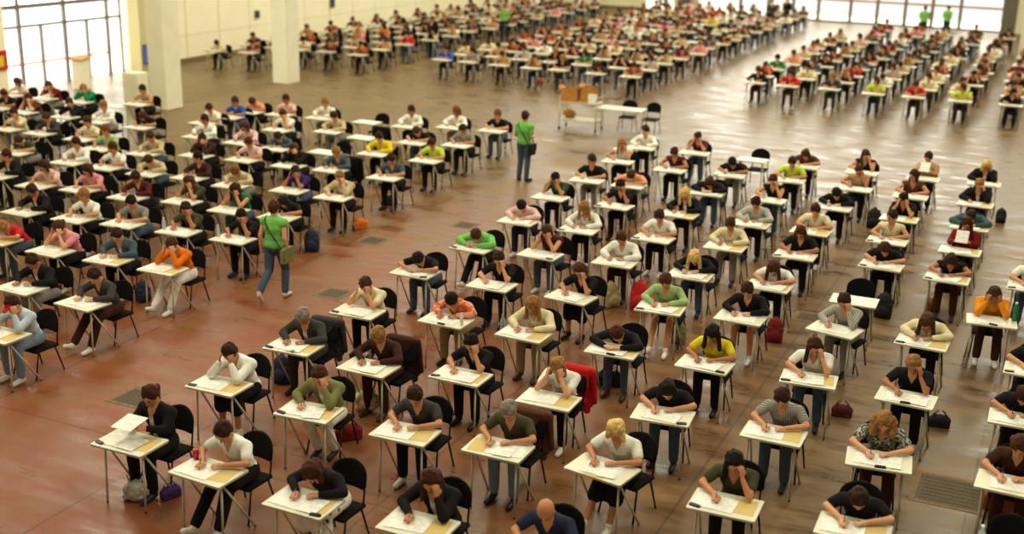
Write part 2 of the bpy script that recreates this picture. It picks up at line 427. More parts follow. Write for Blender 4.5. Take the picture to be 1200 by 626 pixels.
def person(loc, rz, pose, legs, shirt, sleeve, hair, style, bottom, btype, label, group=None, pat='cloth', bpat='cloth', skin=None, cap=None, shoe=None, coat=False):
    o = put('person', cached(body_mesh, pose, legs), loc=loc, rz=rz, color=rgb(*(skin or random.choice(SKINS))))
    tag(o, label, 'person', group)
    put('shirt', cached(shirt_mesh, pose, sleeve, .012, .014, pat, coat), o, color=shirt)
    put(btype, cached(bottom_mesh, legs, btype, pose if pose in ('walk', 'stand') else 'write', .013, bpat), o, color=bottom)
    sc = shoe or random.choice([(30, 26, 26), (220, 214, 200), (70, 44, 30), (40, 36, 40)])
    for m in cached(shoe_mesh, legs): put('shoe', m, o, color=rgb(*sc))
    if cap: put('cap', cached(cap_mesh, pose), o, color=col(cap))
    if style != 'bald': put('hair', cached(hair_mesh, pose, style), o, color=rgb(*HAIR[hair]))
    return o

# ------------------------------------------------------------------ desk and chair
DW, DD, DT = .70, .475, .75
def desk_parts():
    parts = []
    bm = bmesh.new(); prism(bm, rr(DW, DD, .018), DT - .024, DT)
    bmesh.ops.recalc_face_normals(bm, faces=bm.faces)
    for f in bm.faces: f.material_index = 0 if abs(f.normal.z) > .9 else 1
    parts.append(('tabletop', mesh(bm, 'tabletop', [M['top'], M['edge']])))
    bm = bmesh.new()
    for sx in (-1, 1):
        box(bm, (sx * .265, .0, DT - .036), (.022, .40, .024))
    box(bm, (0, -.10, DT - .036), (.53, .022, .022)); box(bm, (0, .17, DT - .036), (.53, .022, .022))
    parts.append(('under_frame', mesh(bm, 'under_frame', M['steel'])))
    for sx in (-1, 1):
        for kind in (0, 1):
            bm = bmesh.new()
            a, b = ((sx * .262, -.10, DT - .03), (sx * .27, -.125, .014)) if kind == 0 else ((sx * .248, -.09, DT - .045), (sx * .288, .36, .014))
            limb(bm, a, b, .0125, .0125, 10, False)
            ball(bm, b, (.017, .017, .014), None, 1)
            for f in bm.faces: f.material_index = 1 if f.calc_center_median().z < .03 else 0
            parts.append(('leg', mesh(bm, 'desk_leg', [M['steel'], M['rubber']], True)))
    return parts
def chair_parts():
    parts = []
    y0 = .575
    bm = bmesh.new(); box(bm, (0, y0, .398), (.44, .42, .045), None, .02, 3)
    for v in bm.verts:
        if v.co.z > .403: v.co.z -= .012 * (1 - min(1, ((v.co.x / .2) ** 2)))
    parts.append(('seat', mesh(bm, 'seat', M['chair_fabric'], True)))
    # backrest: wide shell, rounded over the top, curved in plan
    bm = bmesh.new(); n = 14; rows = []
    prof = []
    for i in range(n + 1):
        t = i / n; z = .575 + .285 * t
        w = .225 * (1 if t < .45 else math.sqrt(max(0.02, 1 - ((t - .45) / .56) ** 2.4)))
        if t < .12: w *= .86 + .14 * t / .12
        prof.append((z, w))
    m_ = 10
    for z, w in prof:
        row = []
        for sgn in (0, 1):
            for k in range(m_ + 1):
                s = -1 + 2 * k / m_; xx = w * s; yy = y0 + .235 + (z - .57) * .16 - .05 * (xx / .225) ** 2 + (.016 if sgn else -.016) * (1 if abs(s) < .99 else .3)
                row.append(bm.verts.new((xx, yy, z)))
        rows.append(row)
    for a, b in zip(rows, rows[1:]):
        for s0 in (0, m_ + 1):
            for k in range(m_):
                bm.faces.new((a[s0 + k], a[s0 + k + 1], b[s0 + k + 1], b[s0 + k]))
        bm.faces.new((a[0], b[0], b[m_ + 1], a[m_ + 1])); bm.faces.new((a[m_], a[2 * m_ + 1], b[2 * m_ + 1], b[m_]))
    for r_ in (rows[0], rows[-1]):
        for k in range(m_): bm.faces.new((r_[k], r_[k + 1], r_[m_ + 2 + k], r_[m_ + 1 + k]))
    parts.append(('backrest', mesh(bm, 'backrest', M['chair_fabric'], True)))
    bm = bmesh.new()
    for sx in (-1, 1):
        limb(bm, (sx * .19, y0 + .19, .40), (sx * .19, y0 + .235, .70), .011, .011, 8)
        limb(bm, (sx * .205, y0 - .19, .39), (sx * .19, y0 + .19, .39), .011, .011, 8)
    limb(bm, (-.205, y0 - .15, .387), (.205, y0 - .15, .387), .010, .010, 8); limb(bm, (-.19, y0 + .17, .387), (.19, y0 + .17, .387), .010, .010, 8)
    parts.append(('back_frame', mesh(bm, 'back_frame', M['black_steel'], True)))
    for sx in (-1, 1):
        for sy in (-1, 1):
            bm = bmesh.new(); e = (sx * .225, y0 + sy * .245, .012)
            limb(bm, (sx * .195, y0 + sy * .14, .395), e, .0125, .0115, 8, False); ball(bm, e, (.016, .016, .012), None, 1)
            parts.append(('leg', mesh(bm, 'chair_leg', M['black_steel'], True)))
    return parts
DESK, CHAIR = desk_parts(), chair_parts()
def assemble(name, parts, loc, rz, label, cat, group):
    r = bpy.data.objects.new(name, None); C.objects.link(r); r.empty_display_size = .2
    r.location = loc; r.rotation_euler = (0, 0, rz); tag(r, label, cat, group)
    for n, me in parts: put(n, me, r)
    return r

# paper goods (each mesh is centred on its own footprint, z=0 at its underside)
def sheet_me(w, d, seed, open_=True):
    rnd = random.Random(seed); bm = bmesh.new(); n = 10; t = .0022
    g = []
    for side in (1, 0):
        for i in range(n + 1):
            for j in range(3):
                x = (i / n - .5) * w; y = (j / 2 - .5) * d
                lift = .006 * max(0, 1 - abs(x) / (w * .5) * 1.0) * (1 if open_ else .3) * 0.8
                lift += .003 * max(0, abs(x) / (w / 2) - .8) * rnd.random()
                g.append(bm.verts.new((x, y, (t + lift) if side else 0)))
    def at(s, i, j): return g[s * (n + 1) * 3 + i * 3 + j]
    for i in range(n):
        for j in range(2):
            bm.faces.new((at(0, i, j), at(0, i + 1, j), at(0, i + 1, j + 1), at(0, i, j + 1)))
            bm.faces.new((at(1, i, j), at(1, i, j + 1), at(1, i + 1, j + 1), at(1, i + 1, j)))
        bm.faces.new((at(0, i, 0), at(1, i, 0), at(1, i + 1, 0), at(0, i + 1, 0))); bm.faces.new((at(0, i, 2), at(0, i + 1, 2), at(1, i + 1, 2), at(1, i, 2)))
    for i in (0, n):
        for j in range(2): bm.faces.new((at(0, i, j), at(0, i, j + 1), at(1, i, j + 1), at(1, i, j)))
    return mesh(bm, 'sheet', M['paper'], False)
SHEETS = [sheet_me(.42, .297, s) for s in range(3)]
SINGLE = [sheet_me(.21, .297, s + 9, False) for s in range(2)]
bm = bmesh.new(); prism(bm, rr(.24, .33, .004, 1), 0, .002); prism(bm, [(-.117, .11), (.117, .11), (.05, .05), (-.05, .05)], .002, .0026)
ENVELOPE = mesh(bm, 'envelope', M['manila'])
bm = bmesh.new(); prism(bm, rr(.125, .052, .018), 0, .006); prism(bm, rr(.119, .046, .017), .006, .016)
CASE = mesh(bm, 'case', M['blackplastic'])
bm = bmesh.new(); limb(bm, (0, 0, .006), (.017, .045, .118), .0042, .0042, 8); limb(bm, (0, 0, .006), (-.001, -.002, .0), .0035, .001, 8, False)
PEN = mesh(bm, 'pen', M['pencil'], True)

def bag_me(kind):
    bm = bmesh.new()
    if kind == 'handbag':
        ball(bm, (0, 0, .10), (.17, .075, .10)); box(bm, (0, 0, .07), (.30, .12, .14), None, .02)
        for sy in (-1, 1):
            pts = [V((-.11 + .22 * k / 8, sy * .03, .16 + .10 * math.sin(math.pi * k / 8))) for k in range(9)]
            for a, b in zip(pts, pts[1:]): limb(bm, a, b, .010, .010, 6)
    elif kind == 'backpack':
        ball(bm, (0, 0, .22), (.155, .10, .22)); box(bm, (0, -.01, .14), (.28, .17, .28), None, .03); ball(bm, (0, -.10, .13), (.11, .05, .10))
        for sx in (-1, 1):
            pts = [V((sx * .09, .09 + .03 * math.sin(math.pi * k / 6), .06 + .32 * k / 6)) for k in range(7)]
            for a, b in zip(pts, pts[1:]): limb(bm, a, b, .014, .014, 6)
        limb(bm, (-.03, .02, .44), (.03, .02, .44), .012, .012, 6)
    else:
        rnd = random.Random(5); ball(bm, (0, 0, .12), (.15, .09, .13))
        for k in range(16):
            a = rnd.random() * 6.28; ball(bm, (.11 * math.cos(a), .07 * math.sin(a), rnd.uniform(.04, .2)), rnd.uniform(.03, .06), None, 1)
        for sx in (-1, 1): limb(bm, (sx * .05, 0, .2), (sx * .09, 0, .31), .02, .012, 6)
    return fuse(bm, kind, M['plasticbag'] if kind == 'plastic_bag' else M['bag'], .012, 2)
def bag(kind, p, rz, c, label, s=1.0):
    o = put(kind, cached(bag_me, kind), loc=(p[0], p[1], 0), rz=rz, color=col(c)); o.scale = (s, s, s)
    tag(o, label, {'handbag': 'bag', 'backpack': 'backpack', 'plastic_bag': 'plastic bag'}[kind]); return o
def bottle(p, c, label, s=1.0):
    bm = bmesh.new(); lathe(bm, [(.030, 0), (.033, .008), (.033, .15), (.030, .17), (.014, .205), (.013, .222)])
    me = mesh(bm, 'bottle', M['bottle'], True); o = put('bottle', me, loc=p, color=col(c)); tag(o, label, 'bottle')
    bm = bmesh.new(); lathe(bm, [(.015, .216), (.016, .22), (.016, .238), (.013, .24)], seg=12)
    put('cap', mesh(bm, 'cap', M['bottle'], True), o, color=col('white')); o.scale = (s, s, s); return o
def jacket_me(seed):
    """a coat hung over a chair back: both falls of cloth and a sleeve on each side"""
    bm = bmesh.new(); y = .86
    limb(bm, (-.19, y, .86), (.19, y, .86), .035, .035)
    box(bm, (0, y + .065, .60), (.46, .05, .56), None, .02); box(bm, (0, y - .035, .74), (.40, .03, .26), None, .012)
    for sx in (-1, 1):
        limb(bm, (sx * .22, y + .03, .83), (sx * .25, y + .08, .40), .05, .035); limb(bm, (sx * .12, y + .075, .4), (sx * .14, y + .09, .26), .06, .05)
    return fuse(bm, 'jacket', M['cloth'], .014, 3)
def jacket(p, rz, c, label):
    o = put('jacket', cached(jacket_me, 0), loc=p, rz=rz, color=col(c)); tag(o, label, 'jacket'); return o

# ------------------------------------------------------------------ who sits where
ORD = 'zero first second third fourth fifth sixth seventh eighth ninth tenth eleventh twelfth thirteenth fourteenth fifteenth sixteenth'.split()
# desk centre pixel x y | garment | sleeve | hair style | lower garment | pose | legs | extras
FRONT = '''
152 518|black cardigan|l|auburn pony|black trousers|read|flat|e c
244 552|white T-shirt|s|dark short|black trousers|write|ext|e
356 588|black sweater|l|auburn bob|white skirt redfloral|deep|flat|e c2
490 615|black jacket|l|auburn long|black trousers|writehand|flat|e
626 651|navy T-shirt|s|bald bald|denim trousers|write|flat|
362 482|olive jacket|l|brown short|white trousers|writehand|tuck|e c
475 507|dark grey blouse|s|dark bun|black trousers|write|flat|e
584 525|dark olive T-shirt|s|grey short|pale denim trousers|write|flat|e2
706 549|white T-shirt|s|blond bob|black skirt|write|ext|e3
850 591|dark olive blouse|s|black long|black trousers|writehand|flat|e c
1000 620|black top|s|dark bun|dark brown trousers|deep|flat|e
257 451|white cardigan|l|dark bun|black skirt|hands|flat|e c
344 406|dark grey jacket|l|grey short|dark grey trousers|write|flat|e c
432 430|dark brown shirt|l|sand short|dark brown trousers|write|flat|e4
540 440|black shirt|s|black short|black trousers|writehand|flat|c e
643 468|white blouse|s|sand bob|black trousers|hands|flat|e
777 486|black T-shirt|s|black bob|denim trousers|deep|flat|c2 e4
907 508|light grey shirt checked|s|dark short|denim trousers|write|flat|e
1030 539|light grey blouse floral|s|sand curly|dark brown trousers|write|flat|c3
1185 568|dark brown T-shirt|s|brown short|dark brown trousers|write|flat|
419 365|cream T-shirt|s|brown short|black trousers|hands|flat|c e4
523 375|peach blouse patterned|l|black short|khaki trousers|deep|flat|c3
614 391|cream jacket|l|sand long|khaki trousers|write|flat|e
719 410|black sweater|l|auburn bun|denim trousers|slump|flat|e c3
826 427|yellow top|s|black long|black trousers|write|flat|c2
948 444|white top|s|auburn long|denim trousers|writehand|flat|c e
1062 466|black T-shirt|s|sand short|black trousers|writehand|flat|c3
1195 492|black top|s|dark short|black trousers|deep|flat|e
486 319|black T-shirt|s|black short|denim trousers|slump|flat|c2
576 334|black shirt|s|dark short|black trousers|writehand|flat|
669 348|black dress|s|brown bob|black skirt|writehand|flat|
774 361|pale green sweater|l|brown short|black shorts|write|ext|c e
868 372|black shirt|l|dark short|denim shorts|write|flat|
978 386|light grey shirt pinstripe|l|dark short|grey trousers|writehand|flat|
1081 401|cream cardigan|l|brown long|black trousers|deep|flat|c e
1210 435|black shirt|s|dark short|black trousers|deep|flat|c
554 290|green hoodie|l|brown short|black trousers|slump|ext|c
633 298|maroon top|n|brown bob|denim trousers|hands|flat|c2
721 307|white cardigan|l|brown bun|dark brown trousers|write|flat|
809 322|black shirt|l|blond long|denim trousers|deep|flat|e
901 335|white blouse|s|auburn long|black trousers|deep|flat|e
1001 352|EMPTY
1162 376|amber sweater|l|brown bob|dark brown trousers|hands|flat|c3
607 259|pale pink sweater|l|black short|navy trousers|deep|flat|e
678 269|white shirt|l|sand long|black trousers|write|flat|c
766 279|white T-shirt|s|dark short|black trousers|write|flat|c
850 289|cream shirt|l|brown short|grey trousers|write|flat|e
932 299|black blouse|s|brown bob|black trousers|write|flat|c e4
1033 311|black shirt|s|auburn short|black trousers|deep|flat|c
1110 326|black top|n|dark bob|dark brown trousers|deep|flat|c e
1208 337|white shirt|s|dark short|denim trousers|write|flat|c
645 231|dark green shirt|s|black short|black trousers|hands|flat|
720 241|black T-shirt|s|black short|black trousers|writehand|flat|c
796 251|black jacket|l|blond long|black trousers|write|flat|e
880 262|light grey sweater|l|maroonhair short|black trousers|write|flat|e
950 271|cream top|s|auburn bun|black trousers|write|flat|e
1040 282|cream top|n|dark bun|black trousers|look|flat|c
1125 294|dark red sweater|l|auburn long|black trousers|read|flat|e
688 211|black T-shirt|s|dark short|grey trousers|look|flat|
737 217|peach shirt|s|brown short|grey trousers|slump|flat|
829 226|black sweater|l|auburn bob|denim trousers|slump|flat|
900 234|black top|n|brown short|denim trousers|writehand|flat|c
977 243|black shirt|l|black short|black trousers|deep|flat|
1054 256|black T-shirt|s|black short|black trousers|hands|flat|e
1136 266|teal hoodie|l|dark short|teal trousers|slump|flat|e
724 189|white top|n|sand long|black trousers|writehand|flat|
785 199|maroon top|n|auburn short|black trousers|write|flat|
855 205|black T-shirt|s|black short|grey trousers|deep|flat|c
924 211|lime top|s|dark bun|black trousers|write|flat|
1002 221|tan dress|n|brown bun|black trousers|writehand|flat|
1067 230|brown top|n|dark bob|black trousers|look|flat|
1143 239|black jacket|l|sand short|black trousers|writehand|flat|e
751 173|white shirt|l|dark short|black trousers|look|flat|
814 179|dark red shirt plaid|s|dark short|denim trousers|hands|flat|
882 187|EMPTY
941 195|brown top|s|brown bob|black trousers|deep|flat|
1010 202|black blouse|n|brown long|black trousers|writehand|flat|
1082 209|tan shirt|s|dark short|black trousers|read|flat|
1153 215|black jacket|l|blond bob|black trousers|writehand|flat|e
'''
WINDOW = '''
0 392|pale blue shirt|l|dark short|pale denim trousers|writehand|flat|redcap e
97 355|dark grey shirt|l|dark short|dark brown trousers|write|ext|
25 337|black jacket|l|dark short|grey trousers|write|flat|
191 315|orange shirt|l|brown short|white trousers|hands|ext|e
127 304|blue grey jacket|l|dark short|black trousers|write|flat|e
59 294|pink shirt|s|brown pony|black trousers|hands|flat|
-2 281|red top|s|sand short|blue grey trousers|slump|flat|e
27 248|black jacket|l|dark bun|black trousers|write|flat|
86 256|white T-shirt|s|sand short|black trousers|look|flat|
144 262|grey T-shirt|s|black short|denim trousers|write|flat|
209 271|dark olive top|s|dark short|black trousers|writehand|flat|bottle
273 280|black T-shirt|s|black short|black trousers|writehand|flat|bottle
42 217|pale pink shirt|s|dark bob|black trousers|write|flat|
93 222|pink shirt|s|auburn bob|black trousers|write|flat|
150 231|maroon shirt|l|dark short|black trousers|write|flat|
213 236|dark olive top|s|brown bob|black trousers|hands|flat|
268 246|emerald top|n|dark long|denim trousers|hands|flat|
327 254|black top|s|black long|black trousers|deep|flat|
80 190|white shirt|l|dark short|black trousers|look|flat|
122 196|white blouse|s|brown bun|black trousers|look|flat|
170 203|beige shirt|l|brown short|denim trousers|deep|flat|
271 217|beige shirt|l|rusthair short|grey trousers|deep|flat|
222 208|dark brown sweater|l|black short|black trousers|look|flat|
339 223|purple T-shirt|s|dark short|denim trousers|hands|flat|
391 231|beige hoodie|l|sand short|black trousers|writehand|flat|
115 174|pale green shirt|s|rusthair short|black trousers|look|flat|
168 180|beige sweater|l|brown short|denim trousers|write|flat|
230 182|dark brown sweater|l|dark short|black trousers|hands|flat|
284 187|pale pink top|s|brown short|black trousers|write|flat|
338 194|black shirt|l|brown bob|black trousers|hands|flat|
387 199|blue grey shirt|l|sand short|black trousers|write|flat|
451 208|blue grey T-shirt|s|dark short|black trousers|write|flat|
232 160|white shirt|l|dark short|black trousers|look|flat|
280 167|pale pink shirt|l|brown bob|black trousers|write|flat|
322 174|teal sweater|l|dark short|black trousers|deep|flat|
380 178|EMPTY
438 180|yellow shirt|l|dark short|black trousers|write|flat|
499 188|lime T-shirt|s|auburn short|black trousers|write|flat|
238 144|white T-shirt|s|dark short|black trousers|write|flat|
325 152|white blouse|s|brown bun|black trousers|writehand|flat|
385 154|beige shirt|l|dark bun|grey trousers|write|flat|
425 161|EMPTY
484 167|black shirt|s|brown short|denim trousers|deep|flat|
536 170|grey T-shirt|s|dark short|black trousers|write|flat|
160 122|tan top|s|dark short|black trousers|look|flat|
268 137|blue T-shirt|s|brown short|denim trousers|look|flat|
292 131|peach top|s|brown short|black trousers|deep|flat|
328 134|pale pink top|s|auburn short|black trousers|look|flat|
374 138|white shirt|l|sand short|grey trousers|look|flat|
430 143|EMPTY
476 148|white shirt|l|dark short|black trousers|look|flat|
528 149|white shirt|l|rusthair bob|grey trousers|look|flat|
577 153|black T-shirt|s|rusthair short|denim trousers|look|flat|
'''
HAIR['maroonhair'] = (54, 26, 26); HAIR['rusthair'] = (120, 68, 38)
YAW = {}   # measured turn of a desk, by its pixel centre
for k, (a, b) in {'152 518': ((138.8, 500.5), (197.5, 515)), '244 552': ((230, 532.5), (290, 551)), '356 588': ((337.5, 566), (405, 584)), '475 507': ((460, 490), (519, 502.5)),
                  '706 549': ((682.5, 526), (755, 550)), '777 486': ((751, 471), (816, 481)), '1030 539': ((996, 520), (1072.5, 531)), '978 386': ((954, 374), (1011, 388)),
                  '1162 376': ((1135, 367), (1192.5, 374)), '948 444': ((921, 432), (984, 441)), '97 355': ((94, 344), (130, 353)), '419 365': ((401, 355), (454, 364)),
                  '344 406': ((331, 394), (382, 403)), '432 430': ((417, 416), (468, 427)), '540 440': ((522, 427), (579.5, 439)), '669 348': ((654, 337), (700, 347)),
                  '719 410': ((699, 398), (757, 407.5)), '774 361': ((755, 352), (806, 359)), '826 427': ((804, 413), (862, 424)), '554 290': ((536, 284), (582, 292)), '362 482': ((337.5, 466), (410, 479))}.items():
    p, q = px(*a, DT), px(*b, DT); YAW[k] = math.atan2(q.y - p.y, q.x - p.x) * .85
POSEWORD = {'write': 'writing', 'writehand': 'head on hand', 'hands': 'head in hands', 'deep': 'bent over writing', 'slump': 'slumped over desk', 'read': 'reading raised paper', 'look': 'head turned aside'}
def occupy(D, rz, rec, place, blk, seed, rich):
    """desk, chair, person and paper goods of one place"""
    rnd = random.Random(seed)
    T = Matrix.Translation(D) @ Matrix.Rotation(rz, 4, 'Z')
    def at(x, y, z=0): return T @ V((x, y, z))
    who = rec[0]
    if who == 'EMPTY':
        assemble('exam_desk', DESK, D, rz, 'unused white folding desk, nobody seated, %s' % place, 'desk', 'exam desks ' + blk)
        assemble('chair', CHAIR, D, rz, 'empty black chair behind the unused desk, %s' % place, 'chair', 'chairs ' + blk)
        o = put('exam_sheet', SHEETS[0], loc=at(0, 0, DT), rz=rz); tag(o, 'exam sheet lying on the unused desk, %s' % place, 'paper', 'exam sheets ' + blk)
        return
    g, sl, hs, lo, pose, legs, ex = rec; ex = ex.split()
    pat = 'cloth'
    for w, p in (('floral', 'floral'), ('checked', 'check'), ('patterned', 'print'), ('plaid', 'plaid'), ('pinstripe', 'pinstripe')):
        if g.endswith(w): pat = p; g = g[:-len(w)].strip(); gl = w + ' ' + g.split()[-1]; break
    else: gl = None
    base = g
    gname = g if gl is None else g + ' ' + w
    if gl: gname = ' '.join(g.split()[:-1] + [w, g.split()[-1]])
    bpat = 'cloth'
    if lo.endswith('redfloral'): bpat = 'redfloral'; lo = 'white skirt'
    btype = lo.split()[-1]
    hair, style = hs.split()
    shirtcol = colour_of(base); bottomcol = colour_of(lo)
    short = gname
    assemble('exam_desk', DESK, D, rz, 'white folding desk of person in %s, %s' % (short, place), 'desk', 'exam desks ' + blk)
    crz = rz + rnd.uniform(-.05, .05)
    assemble('chair', CHAIR, D, crz, 'black chair under person in %s, %s' % (short, place), 'chair', 'chairs ' + blk)
    person(D, rz + rnd.uniform(-.04, .04), pose, legs, shirtcol, sl, hair, style, bottomcol, btype, 'person in %s, %s, %s' % (short, POSEWORD[pose], place), 'exam candidates ' + blk,
           pat, bpat, cap='red' if 'redcap' in ex else None, coat=g.split()[-1] in ('jacket', 'cardigan', 'hoodie'),
           shoe=(226, 220, 204) if legs == 'ext' else None)
    yo = {'deep': 0, 'slump': -.03}.get(pose, 0)
    if pose == 'read':
        low = place.startswith('front')
        o = put('exam_sheet', SINGLE[0], loc=at(.0, .02 if low else .045, .975 if low else 1.0), rz=rz); o.rotation_euler = (math.radians(8 if low else 52), 0, rz); o.scale = (1.3 if low else 1.0, 1 if low else .8, 1)
        tag(o, 'raised sheet read by person in %s, %s' % (short, place), 'paper', 'exam sheets ' + blk)
    sx = rnd.uniform(-.06, .02)
    if any(k in ex for k in ('e', 'e2', 'e3', 'e4')):
        q = (.19, .02, .1) if 'e' in ex else (-.2, -.02, .1) if 'e2' in ex else (.02, -.07, -.1) if 'e3' in ex else (.05, -.09, 1.5)
        o = put('envelope', ENVELOPE, loc=at(q[0], q[1], DT), rz=rz + q[2] + rnd.uniform(-.08, .08))
        tag(o, 'buff envelope by person in %s, %s' % (short, place), 'envelope', 'envelopes ' + blk)
        if 'e' in ex: sx = -.10
        if 'e2' in ex: sx = .10
    o = put('exam_sheet', rnd.choice(SHEETS), loc=at(sx, -.02 + rnd.uniform(-.02, .02), DT + .0028), rz=rz + rnd.uniform(-.12, .12))
    tag(o, 'open exam sheet of person in %s, %s' % (short, place), 'paper', 'exam sheets ' + blk)
    if rich and rnd.random() < .6:
        o = put('exam_sheet', rnd.choice(SINGLE), loc=at(.12 + rnd.uniform(-.04, .05), -.04, DT + .011), rz=rz + rnd.uniform(-.3, .3))
        tag(o, 'loose single sheet of person in %s, %s' % (short, place), 'paper', 'loose sheets ' + blk)
    if rich or rnd.random() < .35:
        for key, xy in (('c', (-.275, -.165)), ('c2', (.26, -.18)), ('c3', (.02, -.19))):
            if key in ex:
                o = put('pencil_case', CASE, loc=at(*xy, DT), rz=rz + rnd.uniform(-.3, .3)); tag(o, 'small black case by person in %s, %s' % (short, place), 'case', 'pencil cases ' + blk)
    if rich and pose in ('write', 'writehand', 'deep'):
        o = put('pen', PEN, loc=at(-.085, -.04, DT + .006), rz=rz + .6, color=rnd.choice([col('blue'), col('black'), col('navy')]))
        tag(o, 'pen held by person in %s, %s' % (short, place), 'pen', 'pens ' + blk)
    if 'bottle' in ex:
        bottle(at(-.31, .0, DT), 'pale blue', 'clear bottle by person in %s, %s' % (short, place), .9)
def parse(txt):
    out = []
    for ln in txt.strip().splitlines():
        f = [s.strip() for s in ln.split('|')] if '|' in ln else None
        if f: c = f[0]; rec = f[1:]
        else: c, rec = ln.rsplit(' ', 1)[0].strip(), ['EMPTY']
        x, y = map(float, c.split()); out.append((c, px(x, y, DT), rec))
    return out
ROWS = [9.1, 10.9, 12.6, 14.45, 16.3, 18.2, 20.1, 21.9, 23.8, 25.8, 27.7]
COLS = [-9.1, -7.8, -6.5, -5.15, -3.9, -2.6, -1.4, 0.0]
people_at = {}
def near(v, L): return min(range(len(L)), key=lambda i: abs(L[i] - v))
seed = 100
for c, D, rec in parse(FRONT):
    D.z = 0; r = near(D.y, ROWS); k = near(D.x, COLS)
    place = ('front' if r == 0 else ORD[r + 1]) + ' row, ' + ('aisle seat' if k == 0 else ORD[k + 1] + ' from aisle')
    if c == '1162 376': place = ORD[r + 1] + ' row, the seat out of line'
    if c == '1210 435' or c == '1185 568': pass
    occupy(D, YAW.get(c, random.uniform(-.045, .045)), rec, place, 'in the middle block', seed, True); people_at[c] = D; seed += 1
WCOLS = [-12.95, -14.15, -15.4, -16.6, -17.8, -18.95, -20.1, -21.35, -22.6, -23.85, -25.1, -26.3, -27.5]
WROWS = [10.96, 12.5, 14.3, 16.1, 17.75, 19.55, 21.5, 23.3, 25.2, 27.0]
used = set()
def wplace(D):
    r = near(D.y, WROWS); k = near(D.x, WCOLS)
    while (r, k) in used: k += 1
    used.add((r, k))
    return 'window block, %s row, %s' % (ORD[r + 1] if r else 'front', 'aisle seat' if k == 0 else ORD[k + 1] + ' from aisle')
wl = parse(WINDOW)
for c, D, rec in sorted(wl, key=lambda q: -q[1].x):
    D.z = 0; occupy(D, YAW.get(c, random.uniform(-.05, .05)), rec, wplace(D), 'in the window block', seed, False); people_at[c] = D; seed += 1
# the back of the window block
SH = ['white shirt', 'black T-shirt', 'grey T-shirt', 'beige shirt', 'dark grey jacket', 'pale blue shirt', 'brown sweater', 'cream blouse', 'dark green shirt', 'pink top', 'blue grey shirt', 'dark red top', 'black jacket', 'white T-shirt']
def rand_rec(rnd):
    g = rnd.choice(SH)
    return [g, rnd.choice('sl'), rnd.choice(['dark', 'brown', 'auburn', 'black', 'sand']) + ' ' + rnd.choice(['short', 'short', 'bob', 'long', 'bun']), rnd.choice(['black', 'denim', 'grey']) + ' trousers',
            rnd.choice(['write', 'look', 'writehand', 'hands', 'deep']), 'flat', '']
rnd = random.Random(77)
for r, y in enumerate(WROWS):
    for k, x in enumerate(WCOLS):
        if k < 4 or (x > -23 and y > 24) or (x > -26 and y > 26.5) or (r, k) in used or y > 26.5: continue
        if any((x - p.x) ** 2 + (y - p.y) ** 2 < .95 for p in people_at.values()): continue
        vx, vy = view((x, y, .9))
        if vx < -12: continue
        rec = rand_rec(rnd)
        if r == 8 and k == 10: rec[0] = 'emerald T-shirt'
        D = V((x + rnd.uniform(-.12, .12), y + rnd.uniform(-.12, .12), 0))
        occupy(D, rnd.uniform(-.06, .06), rec, wplace(V((x, y, 0))), 'in the window block', seed, False); people_at['w%d' % seed] = D; seed += 1
near_n = sum(1 for o in C.objects if o.get('category') == 'person')

# ------------------------------------------------------------------ far blocks: one mesh per thing, too small to show parts
M['hair_any'] = ramp_mat('hair_any', [rgb(*HAIR[k]) for k in ('black', 'dark', 'brown', 'auburn', 'dark', 'sand', 'brown', 'black')])
M['bottom_any'] = ramp_mat('bottom_any', [col(k) for k in ('black', 'denim', 'navy', 'dark brown', 'dark grey', 'black', 'black')])
def far_person_me(pose, sleeve, style, vox=.026):
    P = pose_joints(pose); outs = []
    bm = bmesh.new(); H = head_frame(P); h = P['head']; f, u = H @ V((0, -1, 0)), H @ V((0, 0, 1))
    ball(bm, h + u * .02, (.08, .1, .105), H); ball(bm, h - u * .055 + f * .025, (.058, .066, .066), H); limb(bm, P['nb'] - V((0, 0, .03)), h - u * .04, .06, .052)
    for a in arms(P):
        limb(bm, a['sh'], a['el'], .05, .04); limb(bm, a['el'], a['wr'] + a['hd'] * .09, .042, .032)
    for (kn, an, to) in LEGS['flat']: limb(bm, V(an) + V((0, .015, -.035)), to, .042, .036); limb(bm, kn, an, .056, .04)
    outs.append(fuse(bm, 'a', M['skin_any'], vox, 2))
    outs.append(shirt_mesh(pose, sleeve, vox, .02)); outs.append(bottom_mesh('flat', 'trousers', 'write', vox)); outs.append(hair_mesh(pose, style, .022))
    bm = bmesh.new()
    for i, me in enumerate(outs):
        n0 = len(bm.faces); bm.from_mesh(me); bm.faces.ensure_lookup_table()
        for fc in bm.faces[n0:]: fc.material_index = i if not (i == 1 and fc.material_index) else 0; fc.smooth = True
        if i == 0:
            for fc in bm.faces[n0:]:
                if fc.calc_center_median().z < .2: fc.material_index = 2
    me = mesh(bm, 'far_person', [M['skin_any'], M['cloth'], M['bottom_any'], M['hair_any']]); me.shade_smooth()
    return me
FARP = [far_person_me(p, s, h) for p, s, h in (('write', 's', 'short'), ('writehand', 'l', 'bob'), ('look', 'l', 'short'), ('hands', 's', 'long'), ('deep', 'l', 'bun'), ('look', 's', 'bob'))]
def joined(parts, name):
    bm = bmesh.new(); mats = []
    for _, me in parts:
        n0 = len(bm.faces); idx = []
        for m in me.materials:
            if m not in mats: mats.append(m)
            idx.append(mats.index(m))
        bm.from_mesh(me); bm.faces.ensure_lookup_table()
        for fc in bm.faces[n0:]: fc.material_index = idx[fc.material_index]
    return mesh(bm, name, mats)
FARD, FARC = joined(DESK, 'far_desk'), joined(CHAIR, 'far_chair')
